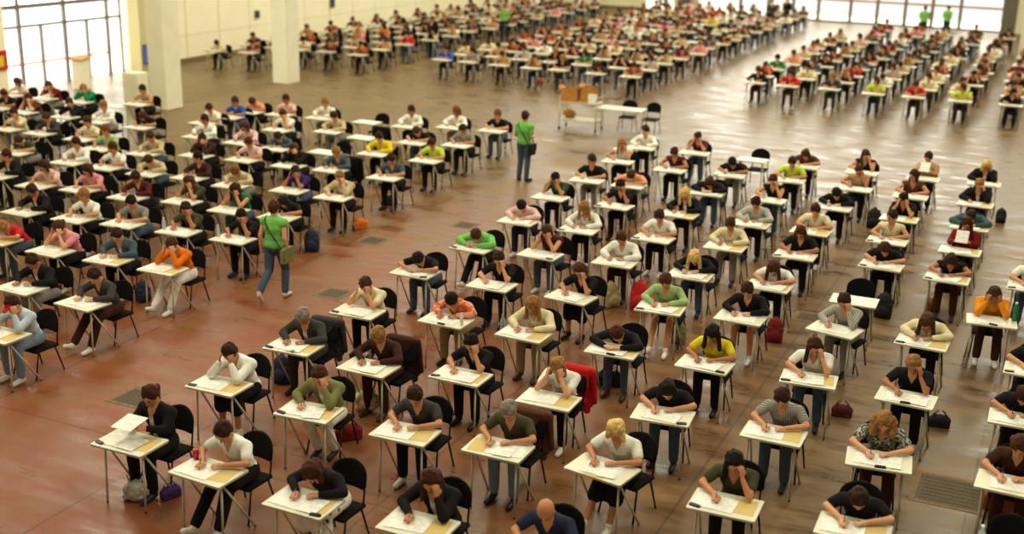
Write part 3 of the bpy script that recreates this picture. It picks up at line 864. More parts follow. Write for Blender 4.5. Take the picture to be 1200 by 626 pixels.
FCOL = ['black', 'black', 'dark grey', 'white', 'cream', 'brown', 'rust', 'dark grey', 'pink', 'beige', 'grey', 'navy', 'dark brown', 'dark olive', 'pale pink', 'tan', 'light grey', 'blue grey', 'dark red', 'white', 'cream', 'brown', 'beige']
FIX = {('C', 0, 6): 'black', ('C', 0, 5): 'lime', ('C', 0, 4): 'red', ('C', 0, 3): 'lime', ('C', 0, 2): 'dark grey', ('C', 0, 1): 'red', ('C', 0, 0): 'black', ('C', 1, 0): 'red', ('C', 2, 0): 'emerald', ('C', 3, 0): 'peach',
       ('C', 2, 2): 'red', ('C', 3, 4): 'red', ('C', 1, 1): 'cream', ('B', 0, 0): 'blue', ('B', 0, 2): 'tan', ('B', 0, 4): 'black', ('B', 1, 4): 'emerald', ('B', 4, 6): 'pink', ('D', 3, 2): 'orange', ('D', 2, 4): 'red', ('B', 12, 2): 'red', ('B', 12, 3): 'red', ('B', 10, 4): 'yellow'}
BL = {'C': ([-9.8, -8.5, -7.1, -5.75, -4.5, -3.2, -1.8], 39.9, 12, 'far block before the back windows'),
      'B': ([-21.1, -19.95, -18.7, -17.5, -16.3, -14.95, -13.7], 38.9, 15, 'far block beyond the trolley'),
      'D': ([-29.3, -28.0, -26.8, -25.6, -24.4], 38.4, 14, 'far block along the cream wall')}
rest_p, rest_d = [], []
cells = []
for b, (xs, y0, n, nm) in BL.items():
    for r in range(n):
        for k, x in enumerate(xs): cells.append((y0 + 1.87 * r, x, b, r, k, nm))
for i, (y, x) in enumerate(((36.3, -29.3), (36.5, -27.9))): cells.append((y, x, 'D', -1, i, 'far block along the cream wall'))
cells.sort()
left = 298 - near_n
rnd = random.Random(5)
for y, x, b, r, k, nm in cells:
    if b == 'C' and k == 0 and r > 8: continue
    if abs(x + 1.95) < 1.3 and abs(y - 58.5) < 1.6: continue
    D = V((x + rnd.uniform(-.13, .13), y + rnd.uniform(-.12, .12), 0)); rz = rnd.uniform(-.06, .06)
    c = FIX.get((b, r, k)) or rnd.choice(FCOL); pm = rnd.choice(FARP); nobody = rnd.random() < .02 and (b, r, k) not in FIX
    n_ = len(BL[b][0])
    seat = 'first' if k == n_ - 1 else ORD[n_ - k]
    place = '%s row, %s seat, %s' % ('front' if r <= 0 else ORD[r + 1], seat + (' from aisle' if b != 'C' else ' from pillar'), nm.replace('far block ', ''))
    if r < 0: place = 'by the cream wall, in front of its block, ' + ('beside wall' if k == 0 else 'away from wall')
    if left > 0:
        left -= 1
        o = put('exam_desk', FARD, loc=D, rz=rz); tag(o, 'white desk, ' + place, 'desk', 'exam desks in ' + nm)
        o = put('chair', FARC, loc=D, rz=rz); tag(o, 'black chair, ' + place, 'chair', 'chairs in ' + nm)
        if not nobody:
            o = put('person', pm, loc=D, rz=rz, color=col(c)); tag(o, 'person in %s top, ' % c + place, 'person', 'exam candidates in ' + nm)
    else:
        rest_d.append((D, rz)); rest_p.append((D, rz, pm, c))
def merged(name, items, label, cat):
    """the very far rows: one mesh of many"""
    vs, fs, mi, mats = [], [], [], []; off = 0
    for me, T, cm in items:
        n = len(me.vertices); co = np.empty(n * 3, 'f'); me.vertices.foreach_get('co', co); co = co.reshape(-1, 3)
        R = np.array(T.to_3x3()); co = co @ R.T + np.array(T.translation)
        idx = []
        for m in me.materials:
            m2 = cm.get(m.name, m)
            if m2 not in mats: mats.append(m2)
            idx.append(mats.index(m2))
        vs.append(co)
        for p in me.polygons:
            fs.append([v + off for v in p.vertices]); mi.append(idx[p.material_index])
        off += n
    me = bpy.data.meshes.new(name); me.from_pydata(np.concatenate(vs).tolist(), [], fs)
    for m in mats: me.materials.append(m)
    me.polygons.foreach_set('material_index', mi); me.update()
    o = put(name, me); tag(o, label, cat, None, 'stuff'); return o
PAL = {c: mat('far_cloth_' + c.replace(' ', '_'), col(c), .85, noise=.1) for c in set(FCOL + list(FIX.values()))}
FH = [mat('far_hair_dark', rgb(*HAIR['dark']), .6), mat('far_hair_brown', rgb(*HAIR['brown']), .6)]
FBm = [mat('far_trousers_black', col('black'), .8), mat('far_trousers_denim', col('denim'), .8)]
def TM(D, rz): return Matrix.Translation(D) @ Matrix.Rotation(rz, 4, 'Z')
if rest_p:
    merged('seated_crowd', [(pm, TM(D, rz), {'cloth': PAL[c], 'hair_any': rnd.choice(FH), 'bottom_any': rnd.choice(FBm)}) for D, rz, pm, c in rest_p], 'seated exam candidates in mixed clothes in the rearmost rows', 'people')
    merged('desk_mass', [(FARD, TM(D, rz), {}) for D, rz in rest_d], 'white exam desks of the rearmost rows', 'desks')
    merged('chair_mass', [(FARC, TM(D, rz), {}) for D, rz in rest_d], 'black chairs of the rearmost rows', 'chairs')

# ------------------------------------------------------------------ walkers
def sling_bag(root_loc, rz, c, strap, label):
    bm = bmesh.new(); box(bm, (-.235, .02, .80), (.10, .30, .27), None, .03, 3)
    o = put('shoulder_bag', mesh(bm, 'shoulder_bag', M['bag'], False), loc=root_loc, rz=rz, color=col(c)); tag(o, label, 'bag')
    bm = bmesh.new(); box(bm, (-.291, .02, .86), (.014, .30, .17), None, .006, 2)
    put('flap', mesh(bm, 'flap', M['bag']), o, color=col(c))
    for sy in (-1, 1):
        pts = [V((-.22, .02 + sy * .13, .92)), V((-.13, sy * .155, 1.06)), V((.02, sy * .16, 1.24)), V((.11, sy * .11, 1.38)), V((.13, 0, 1.425))]
        bm = bmesh.new()
        for a, b in zip(pts, pts[1:]):
            limb(bm, a, b, .014, .014, 8)
        put('strap', mesh(bm, 'strap', M['bag'], True), o, color=col(strap))
    return o
p = px(324, 350); _d = px(344, 338) - px(312, 356); WA = math.atan2(_d.x, -_d.y)
person(p, WA, 'walk', 'walk', col('green'), 'n', 'brown', 'short', col('denim'), 'trousers', 'person in sleeveless green shirt and jeans walking between the blocks', shoe=(210, 200, 184), skin=(222, 160, 118))
sling_bag(p, WA, 'olive', 'dark olive', 'olive canvas shoulder bag carried by walking person in green')
p = px(613, 212)
person(p, math.radians(170), 'stand', 'stand', col('green'), 's', 'auburn', 'short', col('denim'), 'trousers', 'person in green T-shirt standing in the aisle, back turned', shoe=(40, 34, 34))
o = sling_bag(p, math.radians(170), 'black', 'black', 'small black shoulder bag on person standing in the aisle'); o.scale = (1, .8, 1)
for (x, y, a, l) in ((1080, 47, 180, 'person in green T-shirt standing between far rows by back windows'), (591, 48, 20, 'person in green T-shirt standing among far block beyond the pillar'), (1107, 46, 150, 'person in green T-shirt standing near the rear rows, turned away')):
    person(px(x, y), math.radians(a), 'stand', 'stand', col('green'), 's', 'dark', 'short', col('navy'), 'trousers', l)
for (x, y, a, c_, l) in ((902, 38, 10, 'dark grey', 'person in dark grey jacket standing by the far open floor'), (920, 35, -20, 'black', 'person in black jacket standing beside the far open floor')):
    person(px(x, y), math.radians(a), 'stand', 'stand', col(c_), 'l', 'brown', 'short', col('black'), 'trousers', l)
person(px(517, 72) + V((-.9, .9, 0)), 0, 'stand', 'stand', col('black'), 'l', 'dark', 'short', col('black'), 'trousers', 'person in black standing at the end of the cream wall block')

# ------------------------------------------------------------------ bags, jackets, bottles, can
def on(c, x, y, z=0):
    D = people_at[c]; return (D.x + x, D.y + y, z)
bag('plastic_bag', on('152 518', -.02, .05), .3, 'light grey', 'crinkled pale plastic bag under desk of person in black cardigan', 1.0)
bag('handbag', on('152 518', .28, .28), 1.2, 'purple', 'small purple bag under chair in front row aisle seat', .8)
p = px(430, 482); bag('plastic_bag', p, .2, 'beige', 'pale patterned plastic bag on floor behind olive jacket chair', 1.25)
p = px(409, 515); bag('handbag', p, .8, 'dark red', 'dark red handbag on floor behind the white flowered skirt', 1.1)
p = px(331, 448); bag('backpack', p, .1, 'navy', 'navy backpack on floor under desk of dark grey jacket', .95)
p = px(749, 361); bag('backpack', p, .2, 'red', 'bright red backpack beside chair of person in white cardigan', 1.1)
p = px(715, 359); bag('backpack', p, 1.0, 'khaki', 'khaki bag on floor under desk of white cardigan person', 1.0)
p = px(567, 424); bag('handbag', p, .2, 'red', 'red handbag on floor beside chair behind peach blouse', 1.1)
p = px(1023, 267); bag('backpack', p, 0, 'black', 'black backpack standing on floor beside ninth row desk', 1.0)
p = px(1172, 261); bag('backpack', p, 0, 'black', 'black rucksack on floor beside person in black jacket', .75)
p = px(1034, 372); bag('backpack', p, 0, 'black', 'black bag on floor beside the unused desk', 1.0)
p = px(168, 353); bag('backpack', p, 1.4, 'navy', 'dark blue backpack on floor behind chair of dark grey shirt', .85)
p = px(366, 294); bag('backpack', p, .4, 'navy', 'dark backpack on floor beside the walking person in green', 1.0)
p = px(422, 268); bag('handbag', p, 1.1, 'orange', 'orange bag on floor beside chair of beige hoodie person', 1.1)
p = px(457, 240); bag('handbag', p, .1, 'dark grey', 'dark grey bag under desk of blue grey T-shirt person', 1.1)
p = px(795, 402); bag('backpack', p, .1, 'olive', 'olive rucksack under chair of pale green sweater person', .8)
p = px(907, 400); bag('backpack', p, .2, 'dark red', 'black and red bag beside desk of person in shorts', .9)
p = px(986, 488); bag('handbag', p, .2, 'maroon', 'maroon bag on floor under chair of white top person', .9)
p = px(1100, 500); bag('handbag', p, .2, 'black', 'black handbag on floor beside desk of bent black T-shirt', .9)
p = px(714, 452); bag('handbag', p, .2, 'black', 'black shoulder bag under desk of slumped person in black sweater', 1.2)
p = px(1093, 362); bag('handbag', p, 1.2, 'rust', 'rust brown bag under desk of person in black sleeveless top', 1.1)
p = px(1174, 598); bag('handbag', p, .1, 'rust', 'rust brown bag under desk at the third row end', 1.5)
p = px(626, 82 + 22); bag('handbag', px(632, 99), .1, 'red', 'red bag on floor at the front of far block', 1.0)
bottle(px(589, 390), 'pale blue', 'clear plastic bottle on floor beside desk of cream jacket person', 1.3)
bottle(on('1162 376', .30, .17, DT), 'emerald', 'green plastic bottle on desk of person in amber sweater', 1.2)
bottle(on('394' if '394' in people_at else '523 375', .30, -.10, DT), 'white', 'white bottle on desk of person in peach blouse', .8)
bm = bmesh.new(); lathe(bm, [(.026, 0), (.033, .008), (.033, .11), (.026, .12), (.024, .118)])
o = put('drink_can', mesh(bm, 'can', M['bottle'], True), loc=on('244 552', -.29, .16, DT), color=col('red')); tag(o, 'red drink can on desk of person in white T-shirt, front row', 'can')
bm = bmesh.new(); lathe(bm, [(.02, 0), (.026, .005), (.026, .03), (.02, .036)])
o = put('glue_pot', mesh(bm, 'pot', M['bottle'], True), loc=on('344 406', .12, -.19, DT), color=col('green')); tag(o, 'small green pot on desk of dark grey jacket person', 'pot')
jacket(on('584 525', 0, .0), 0, 'brown', 'brown jacket hung over chair of grey-haired olive T-shirt person'.replace('grey-haired ', ''))
jacket(on('643 468', 0, 0), 0, 'red', 'red jacket hung over chair of person in white blouse')
jacket(on('344 406', 0, 0), YAW['344 406'], 'dark grey', 'dark grey coat hung over chair of dark grey jacket person')
jacket(on('387 199', 0, 0), 0, 'black', 'black coat hung over chair of blue grey shirt person')
jacket(on('432 430', 0, 0), 0, 'dark brown', 'dark brown jacket hung over chair of dark brown shirt person')
jacket(on('425 161', 0, 0), 0, 'black', 'black coat hung over an empty chair in the window block')
jacket(on('438 180', 0, 0), 0, 'beige', 'beige jacket hung over chair of yellow shirt person')
# desk corner that enters the frame below the empty chair at the lower edge
assemble('exam_desk', DESK, (0.12, 10.95, 0), 0, 'white folding desk at the second row end holding a bottle', 'desk', 'exam desks in the middle block')
assemble('chair', CHAIR, (0.12, 10.95, 0), .05, 'empty black chair at the second row end', 'chair', 'chairs in the middle block')
bottle((-.17, 11.12, DT), 'pale blue', 'clear bottle standing on desk at the second row end', 1.1)

# ------------------------------------------------------------------ trolley with boxes and the aisle table
def root(name, loc, rz, label, cat):
    r = bpy.data.objects.new(name, None); C.objects.link(r); r.location = loc; r.rotation_euler = (0, 0, rz); tag(r, label, cat); return r
tp = px(680, 152); tp.z = 0
r = root('trolley', tp, .05, 'grey wire trolley loaded with boxes in the aisle', 'trolley')
bm = bmesh.new(); box(bm, (0, 0, .82), (1.15, .62, .03)); put('upper_shelf', mesh(bm, 'shelf', M['steel']), r)
bm = bmesh.new(); box(bm, (0, 0, .30), (1.15, .62, .03)); put('lower_shelf', mesh(bm, 'shelf', M['steel']), r)
for sx in (-1, 1):
    for sy in (-1, 1):
        bm = bmesh.new(); limb(bm, (sx * .56, sy * .3, .1), (sx * .56, sy * .3, 1.0), .016, .016, 8); put('post', mesh(bm, 'post', M['steel'], True), r)
        bm = bmesh.new(); lathe(bm, [(.05, -.015), (.055, 0), (.05, .015)]); me = mesh(bm, 'wheel', M['rubber'], True); me.transform(Matrix.Translation((sx * .56, sy * .3, .055)) @ Matrix.Rotation(math.pi / 2, 4, 'Y')); put('wheel', me, r)
    bm = bmesh.new(); limb(bm, (sx * .56, -.3, 1.0), (sx * .56, .3, 1.0), .014, .014, 8); limb(bm, (sx * .56, -.3, .35), (sx * .56, .3, .8), .01, .01, 8); put('handle', mesh(bm, 'handle', M['steel'], True), r)
def carton(loc, s, rz, label, c='cardboard', full=False):
    bm = bmesh.new(); w, d, h = s; t = .008
    for sx in (-1, 1): box(bm, (sx * (w / 2 - t / 2), 0, h / 2), (t, d, h))
    for sy in (-1, 1): box(bm, (0, sy * (d / 2 - t / 2), h / 2), (w - 2 * t, t, h))
    box(bm, (0, 0, t / 2), (w - 2 * t, d - 2 * t, t))
    o = put('cardboard_box', mesh(bm, 'box', M[c]), loc=loc, rz=rz); tag(o, label, 'box')
    for sx in (-1, 1):
        bm = bmesh.new(); box(bm, (sx * (w / 2 + .05), 0, h + .03), (.13, d * .96, .006), Matrix.Rotation(-sx * .5, 3, 'Y')); put('flap', mesh(bm, 'flap', M[c]), o)
    return o
carton(tp + V((-.32, -.02, .836)), (.50, .44, .36), .05, 'open brown cardboard box on trolley, the outermost')
carton(tp + V((.23, .05, .836)), (.40, .42, .44), -.08, 'taller brown cardboard box in middle of trolley')
bm = bmesh.new(); box(bm, (0, 0, .14), (.26, .05, .28), None, .004)
o = put('paper_packet', mesh(bm, 'packet', M['paper']), loc=tp + V((.44, -.24, .836)), rz=.02); tag(o, 'white paper packet standing upright at the trolley end', 'packet')
bm = bmesh.new(); ball(bm, (0, 0, .12), (.2, .16, .12)); ball(bm, (.12, 0, .1), .1)
o = put('sack', fuse(bm, 'sack', M['cardboard'], .02, 2), loc=tp + V((-.42, .12, .315)), rz=.02); tag(o, 'tan sack on the lower trolley shelf', 'sack')
at_ = px(727, 127, .74); at_.z = 0
r = root('long_table', at_, .02, 'long white table beside the box trolley in the aisle', 'table')
bm = bmesh.new(); prism(bm, rr(1.45, .62, .02), .715, .745); put('tabletop', mesh(bm, 'top', M['top']), r)
for sx in (-1, 1):
    for sy in (-1, 1):
        bm = bmesh.new(); limb(bm, (sx * .64, sy * .26, .715), (sx * .66, sy * .27, .012), .016, .016, 8); put('leg', mesh(bm, 'leg', M['steel'], True), r)
for i, (dx, dy) in enumerate(((.05, .02), (.72, .0))):
    assemble('chair', CHAIR, at_ + V((dx, dy, 0)), .05 - .1 * i, ('empty black chair behind the middle of the long aisle table', 'empty black chair at the end of the long aisle table')[i], 'chair', 'chairs by the trolley')
# table and chairs far back near the windows
tb = px(975, 24); r = root('long_table', tb, 0, 'pale table standing on open floor by the back windows', 'table')
bm = bmesh.new(); prism(bm, rr(1.6, .7, .02), .715, .745); put('tabletop', mesh(bm, 'top', M['top']), r)
for sx in (-1, 1):
    for sy in (-1, 1):
        bm = bmesh.new(); limb(bm, (sx * .7, sy * .3, .715), (sx * .72, sy * .3, .012), .018, .018, 8); put('leg', mesh(bm, 'leg', M['steel'], True), r)

# ------------------------------------------------------------------ the hall
def floor_mat():
    m = bpy.data.materials.new('painted_concrete'); m.use_nodes = True; nt = m.node_tree; b = nt.nodes['Principled BSDF']; L = nt.links.new
    def N(t, **k):
        n = nt.nodes.new(t)
        for a, v in k.items(): n.inputs[a].default_value = v
        return n
    tc = N('ShaderNodeTexCoord'); P = tc.outputs['Object']
    def mixc(f, a, bb):
        n = nt.nodes.new('ShaderNodeMix'); n.data_type = 'RGBA'
        for s, k in ((f, 'Factor'), (a, 'A'), (bb, 'B')):
            if isinstance(s, (tuple, float)): n.inputs[k].default_value = s
            else: L(s, n.inputs[k])
        return n.outputs['Result']
    def rng(src, a, bb, c=0., d=1.):
        n = N('ShaderNodeMapRange'); L(src, n.inputs['Value']); n.inputs['From Min'].default_value = a; n.inputs['From Max'].default_value = bb
        n.inputs['To Min'].default_value = c; n.inputs['To Max'].default_value = d; return n.outputs[0]
    def math_(op, a, bb):
        n = nt.nodes.new('ShaderNodeMath'); n.operation = op
        for i, s in enumerate((a, bb)):
            if isinstance(s, (int, float)): n.inputs[i].default_value = s
            else: L(s, n.inputs[i])
        return n.outputs[0]
    big = N('ShaderNodeTexNoise', Scale=.28, Detail=4.0, Roughness=.6); L(P, big.inputs['Vector'])
    mid = N('ShaderNodeTexNoise', Scale=1.6, Detail=6.0, Roughness=.65); L(P, mid.inputs['Vector'])
    st = N('ShaderNodeMapping'); st.inputs['Scale'].default_value = (.6, 1.9, 1); L(P, st.inputs['Vector'])
    streak = N('ShaderNodeTexNoise', Scale=1.5, Detail=8.0, Roughness=.68); L(st.outputs[0], streak.inputs['Vector'])
    # worn red paint: strongest on the near aisle floor, gone beyond the middle of the hall
    sep = nt.nodes.new('ShaderNodeSeparateXYZ'); L(P, sep.inputs[0])
    dx = math_('ABSOLUTE', math_('ADD', sep.outputs[0], 11.5), 0); reach = rng(dx, 2.5, 10, 1, 0); deep_ = rng(sep.outputs[1], 15, 27, 1, 0)
    redf = math_('MULTIPLY', math_('MULTIPLY', reach, deep_), rng(big.outputs['Fac'], .25, .6, .6, 1.))
    ochre = mixc(rng(streak.outputs['Fac'], .38, .62), FLOOR_A, FLOOR_B)
    redc = mixc(rng(mid.outputs['Fac'], .38, .66), FLOOR_R1, FLOOR_R2)
    c = mixc(redf, ochre, redc)
    scuff = math_('MULTIPLY', rng(mid.outputs['Fac'], .6, .75), rng(streak.outputs['Fac'], .5, .65)); c = mixc(math_('MULTIPLY', scuff, .35), c, rgb(190, 160, 120))
    dark = rng(big.outputs['Fac'], .38, .3, 0, .35); c = mixc(dark, c, rgb(84, 56, 36))
    # expansion joints every six metres
    def joint(src, per, off):
        a = math_('PINGPONG', math_('ADD', src, off), per / 2); return rng(a, .012, .02, 1, 0)
    j = math_('MAXIMUM', joint(sep.outputs[0], 3.0, .4), joint(sep.outputs[1], 6.2, 2.0))
    c = mixc(math_('MULTIPLY', j, .55), c, rgb(60, 46, 34))
    L(c, b.inputs['Base Color'])
    L(rng(streak.outputs['Fac'], .38, .62, .26, .56), b.inputs['Roughness']); b.inputs['Specular IOR Level'].default_value = .36
    bp = N('ShaderNodeBump', Strength=.12, Distance=.02); L(streak.outputs['Fac'], bp.inputs['Height']); L(bp.outputs[0], b.inputs['Normal'])
    return m
FLOOR_A, FLOOR_B, FLOOR_R1, FLOOR_R2 = rgb(82, 63, 36), rgb(132, 106, 66), rgb(134, 60, 29), rgb(128, 84, 46)
bm = bmesh.new(); addbox_ = lambda x0, x1, y0, y1: box(bm, ((x0 + x1) / 2, (y0 + y1) / 2, -.15), (x1 - x0, y1 - y0, .3)); addbox_(-31.75, 16, -7, 71.1); struct('floor', mesh(bm, 'floor', floor_mat()))
WX, BY, WH = -31.6, 71.0, 10.0
# left wall with its window opening
def slab(x0, x1, y0, y1, z0, z1, m, name, bmx=None):
    bm = bmesh.new(); box(bm, ((x0 + x1) / 2, (y0 + y1) / 2, (z0 + z1) / 2), (x1 - x0, y1 - y0, z1 - z0)); return mesh(bm, name, M[m])
bm = bmesh.new()
def addbox(bm, x0, x1, y0, y1, z0, z1): box(bm, ((x0 + x1) / 2, (y0 + y1) / 2, (z0 + z1) / 2), (x1 - x0, y1 - y0, z1 - z0))
WY0, WY1, WZ = 28.75, 34.45, 3.9
addbox(bm, WX - .3, WX, -4, WY0, 0, WH); addbox(bm, WX - .3, WX, WY1, BY + .3, 0, WH); addbox(bm, WX - .3, WX, WY0, WY1, WZ, WH)
struct('wall_left', mesh(bm, 'wall_left', M['cream']))
bm = bmesh.new(); addbox(bm, WX, WX + .5, WY1, WY1 + .55, 0, WH); struct('trim_1', mesh(bm, 'pier', mat('pier_tan', rgb(206, 194, 146), .8)))  # pier in one even tan, darker than the cream wall
bm = bmesh.new(); addbox(bm, WX, WX + .03, WY1 + .55, BY, 0, .16); struct('baseboard_left', mesh(bm, 'bb', M['skirting']))
bm = bmesh.new()
for k in range(18): addbox(bm, WX, WX + .012, 35.6 + 2 * k, 35.64 + 2 * k, .16, WH)
addbox(bm, WX, WX + .012, 35, BY, 1.02, 1.05); addbox(bm, WX, WX + .012, 35, BY, 3.0, 3.03)
struct('trim_2', mesh(bm, 'seams', mat('panel_seam', rgb(226, 217, 176), .8)))
r = struct('window_1', slab(WX - .2, WX - .12, WY0, WY1, WZ - .08, WZ, 'frame_metal', 'head'))
for y, w, z1 in ((WY0 + .05, .05, WZ), (29.5, .11, WZ), (30.43, .08, 2.05), (31.5, .12, WZ), (32.53, .08, 2.05), (33.54, .10, WZ), (34.2, .05, WZ)):
    put('window_frame', slab(WX - .2, WX - .1, y - w / 2, y + w / 2, 0, z1, 'frame_metal', 'mullion'), r)
for z, m, w in ((.80, 'rail_paint', .06), (2.03, 'frame_metal', .08), (2.68, 'frame_metal', .14)):
    put('window_rail', slab(WX - .215, WX - .10, WY0, 34.2 if z > 1 else 33.6, z - w / 2, z + w / 2, m, 'rail'), r)
glass = bpy.data.materials.new('window_glass'); glass.use_nodes = True
nt = glass.node_tree; nt.nodes.clear(); out = nt.nodes.new('ShaderNodeOutputMaterial'); tr = nt.nodes.new('ShaderNodeBsdfTransparent'); gl = nt.nodes.new('ShaderNodeBsdfGlossy'); mx = nt.nodes.new('ShaderNodeMixShader')
gl.inputs['Roughness'].default_value = .02; mx.inputs[0].default_value = .06; tr.inputs[0].default_value = (.96, .97, .96, 1)
nt.links.new(tr.outputs[0], mx.inputs[1]); nt.links.new(gl.outputs[0], mx.inputs[2]); nt.links.new(mx.outputs[0], out.inputs[0])
M['glass'] = glass
put('pane', slab(WX - .165, WX - .155, WY0, WY1, 0, WZ, 'glass', 'pane'), r)
# back wall
bm = bmesh.new()
SEG = [(WX - .3, -24.25), (-22.5, -20.95), (-3.9, 6)]
for x0, x1 in SEG: addbox(bm, x0, x1, BY, BY + .3, 0, WH)
addbox(bm, WX - .3, 6, BY, BY + .3, WH - 1.5, WH); struct('wall_back', mesh(bm, 'wall_back', M['cream']))
bm = bmesh.new(); addbox(bm, WX, -24.25, BY - .03, BY, 0, .16); struct('baseboard_back', mesh(bm, 'bb', M['skirting']))
for i, (x0, x1, ms) in enumerate(((-24.25, -22.5, [-23.4]), (-20.95, -3.9, [-18.45, -16.8, -15.35, -13.9, -12.1, -10.63, -9.12, -7.68, -6.21]))):
    r = struct('window_%d' % (i + 2), slab(x0, x1, BY + .05, BY + .15, WH - 1.6, WH - 1.5, 'frame_metal', 'head'))
    for x in ms:
        put('window_frame', slab(x - .09, x + .09, BY + .05, BY + .15, 0, WH - 1.5, 'frame_metal', 'mullion'), r)
    for z, m in ((1.25, 'rail_paint'), (2.9, 'rail_paint'), (5, 'rail_paint'), (.04, 'frame_metal')):
        put('window_rail', slab(x0, x1, BY + .04, BY + .14, z - .06, z + .06, m, 'rail'), r)
    put('pane', slab(x0, x1, BY + .095, BY + .105, 0, WH - 1.5, 'glass', 'pane'), r)
# columns
for i, (x, y, w, d, m) in enumerate(((-25.37, 29.1, .65, .75, 'pillar_paint'), (-25.37, 35.4, .65, .75, 'pillar_paint'), (-21.3, 69.5, .7, .8, 'column_grey'), (-3.6, 69.0, .7, .8, 'column_grey'), (-1.95, 58.5, 1.0, .8, 'pillar_paint'))):
    bm = bmesh.new(); box(bm, (x, y, WH / 2), (w, d, WH), None, .02, 1); struct('column_%d' % (i + 1), mesh(bm, 'column', M[m]))
# things on the wall
def wallbox(y, z, s, c, label, cat, name, x=WX):
    bm = bmesh.new(); box(bm, (s[0] / 2, 0, 0), s, None, .01, 1); o = put(name, mesh(bm, name, M['bottle']), loc=(x, y, z), color=col(c)); tag(o, label, cat)
    bm = bmesh.new(); box(bm, (s[0] + .008, 0, 0), (.016, s[1] * .6, s[2] * .5), None, .004, 1); put('cover', mesh(bm, 'cover', M['bottle']), o, color=col('dark grey')); return o
wallbox(36.5, 1.32, (.1, .28, .34), 'blue grey', 'grey switch box on cream wall just past the first pillar', 'box', 'switch_box')
wallbox(42.1, 1.5, (.1, .25, .32), 'blue grey', 'grey switch box on cream wall beside the second pillar', 'box', 'switch_box')
wallbox(47.8, 1.62, (.1, .3, .5), 'blue grey', 'tall grey switch box on cream wall beyond the second pillar', 'box', 'switch_box')
wallbox(34.72, .35 + .3, (.16, .34, .72), 'blue', 'blue box mounted on the pier beside the tall window', 'box', 'wall_mounted_box', WX + .5)
bm = bmesh.new(); box(bm, (0, 0, 0), (.05, .62, .64), None, .004, 1)
o = put('fire_sign', mesh(bm, 'sign', M['bottle']), loc=(WX + .025, 28.42, 1.05), color=col('red')); tag(o, 'red and yellow wall sign beside the tall window', 'sign')
bm = bmesh.new(); box(bm, (.03, .0, -.02), (.012, .3, .34), None, .002, 1); put('symbol', mesh(bm, 'symbol', M['bottle']), o, color=col('yellow'))
p = px(161, 122); bm = bmesh.new(); box(bm, (0, 0, .5), (.6, .5, 1.0), None, .02, 2)
o = put('cabinet', mesh(bm, 'cabinet', M['pillar_paint']), loc=p, rz=0); tag(o, 'low cream cabinet standing between tall window and pillar', 'cabinet')
bm = bmesh.new(); box(bm, (0, -.256, .5), (.52, .014, .9), None, .004, 1); d = put('door', mesh(bm, 'door', M['pillar_paint']), o); bm = bmesh.new(); ball(bm, (.2, -.275, .55), .018); put('handle', mesh(bm, 'handle', M['steel'], True), d)
# a lectern-like stand in front of the window
p = px(97, 104); r = root('lectern', p, 0, 'cream lectern with tan top in front of the tall window', 'lectern')
bm = bmesh.new(); box(bm, (0, 0, .5), (.45, .4, 1.0), None, .01, 1); put('body', mesh(bm, 'body', M['pillar_paint']), r)
bm = bmesh.new(); box(bm, (0, 0, 1.03), (.56, .5, .04), Matrix.Rotation(.2, 3, 'X'), .006, 1); put('top', mesh(bm, 'top', M['cardboard']), r)
# manhole covers set in the floor
lid = mat('cast_iron_cover', rgb(88, 76, 54), .7, metal=0, noise=.2, nscale=30, bump=1)
rim = mat('pale_concrete_rim', rgb(124, 100, 72), .8, noise=.25)
for x, y, s, l in ((437, 282, .40, 'square grey manhole cover in aisle beside the walking person'), (391, 344, .42, 'square manhole cover in aisle behind person in cream T-shirt'), (160, 466, .46, 'manhole cover in floor behind person in black cardigan'),
                (545, 264, .38, 'manhole cover in floor behind person in green hoodie'), (1113, 577, .72, 'wide manhole cover between first and third rows near the frame edge'), (948, 372, .38, 'manhole cover in floor beside the pinstripe shirt desk')):
    p = px(x, y); bm = bmesh.new(); prism(bm, rr(s, s, .01, 1), 0, .004)
    for k in range(7): box(bm, (0, -s * .39 + s * .13 * k, .005), (s * .85, .02, .004))
    o = put('manhole_cover', mesh(bm, 'cover', lid), loc=p); tag(o, l, 'manhole cover')
    bm = bmesh.new()
    for a in (-1, 1): box(bm, (a * (s / 2 + .03), 0, .002), (.06, s + .12, .004)); box(bm, (0, a * (s / 2 + .03), .002), (s, .06, .004))
    put('rim', mesh(bm, 'rim', rim), o)

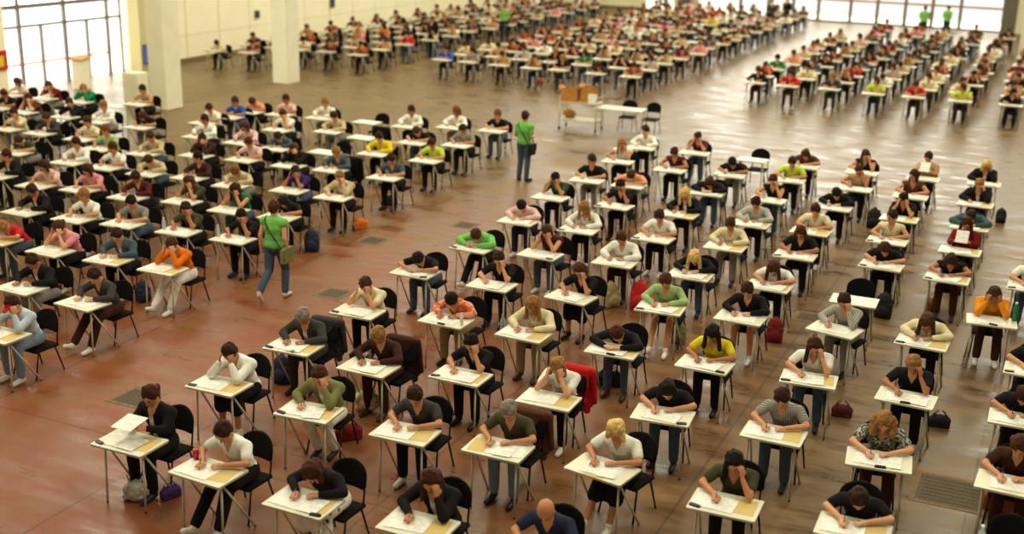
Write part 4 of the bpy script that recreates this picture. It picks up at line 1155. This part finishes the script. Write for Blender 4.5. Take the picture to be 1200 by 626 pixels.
# ------------------------------------------------------------------ daylight and added overhead lights
SKYE = 10.0
sk = bpy.data.materials.new('overcast_sky_glow'); sk.use_nodes = True; nt = sk.node_tree; nt.nodes.clear()
e = nt.nodes.new('ShaderNodeEmission'); e.inputs[0].default_value = (1, .95, .82, 1); e.inputs[1].default_value = SKYE
oo = nt.nodes.new('ShaderNodeOutputMaterial'); nt.links.new(e.outputs[0], oo.inputs[0])
sk2 = sk.copy(); sk2.name = 'bright_haze'; sk2.node_tree.nodes['Emission'].inputs[1].default_value = 1.5
for nm, x0, x1, y0, y1 in (('back', -40, 12, BY + 6, BY + 6.1), ('side', WX - 6.1, WX - 6, 18, 46)):
    zc = 2.6 if nm == 'back' else 1.9
    bm = bmesh.new(); addbox(bm, x0, x1, y0, y1, zc, 14); struct('sky_' + nm, mesh(bm, 'sky', sk))
    if nm == 'side': sk2 = sk2.copy(); sk2.node_tree.nodes['Emission'].inputs[1].default_value = 2.6
    bm = bmesh.new(); addbox(bm, x0, x1, y0, y1, -1, zc); struct('horizon_' + nm, mesh(bm, 'haze', sk2))
yard = mat('pale_yard', rgb(235, 232, 220), .8)
bm = bmesh.new(); addbox(bm, -40, 12, BY + .3, BY + 6, -.05, 0); struct('ground_outside_back', mesh(bm, 'yard', yard))
bm = bmesh.new(); addbox(bm, WX - 6, WX - .3, 18, 46, -.05, 0); struct('ground_outside_side', mesh(bm, 'yard', yard))
w = bpy.data.worlds.new('hall_light'); SC.world = w; w.use_nodes = True
w.node_tree.nodes['Background'].inputs[0].default_value = (1.0, .88, .64, 1); w.node_tree.nodes['Background'].inputs[1].default_value = .27
def area(loc, size, sy, power, colr, rot=(0, 0, 0)):
    l = bpy.data.lights.new('added_top_light', 'AREA'); l.shape = 'RECTANGLE'; l.size = size; l.size_y = sy; l.energy = power; l.color = colr  # unseen overhead area light, added for soft light from above
    o = bpy.data.objects.new('added_top_light', l); C.objects.link(o); o.location = loc; o.rotation_euler = rot; return o
for x in (-24, -12, 0):
    for y in (10, 26, 42, 58):
        area((x, y, 12.5), 2.4, 9, 820 if y < 20 else 980, (1, .92, .70))

# ------------------------------------------------------------------ camera
cd = bpy.data.cameras.new('camera'); cam = bpy.data.objects.new('camera', cd); C.objects.link(cam)
cd.sensor_width = 36; cd.lens = CF / 1200 * 36; cd.clip_end = 300
R = Matrix((RT, UP, -FW)).transposed().to_4x4(); R.translation = V((0, 0, CH)); cam.matrix_world = R
cd.dof.use_dof = True; cd.dof.focus_distance = 15.5; cd.dof.aperture_fstop = .70
SC.camera = cam
SC.view_settings.view_transform = 'Standard'; SC.view_settings.look = 'None'; SC.view_settings.gamma = 1; SC.view_settings.exposure = 0; SC.view_settings.use_curve_mapping = False
SC.cycles.max_bounces = 5; SC.cycles.diffuse_bounces = 2; SC.cycles.use_denoising = True
bpy.data.scenes.remove(TMP)
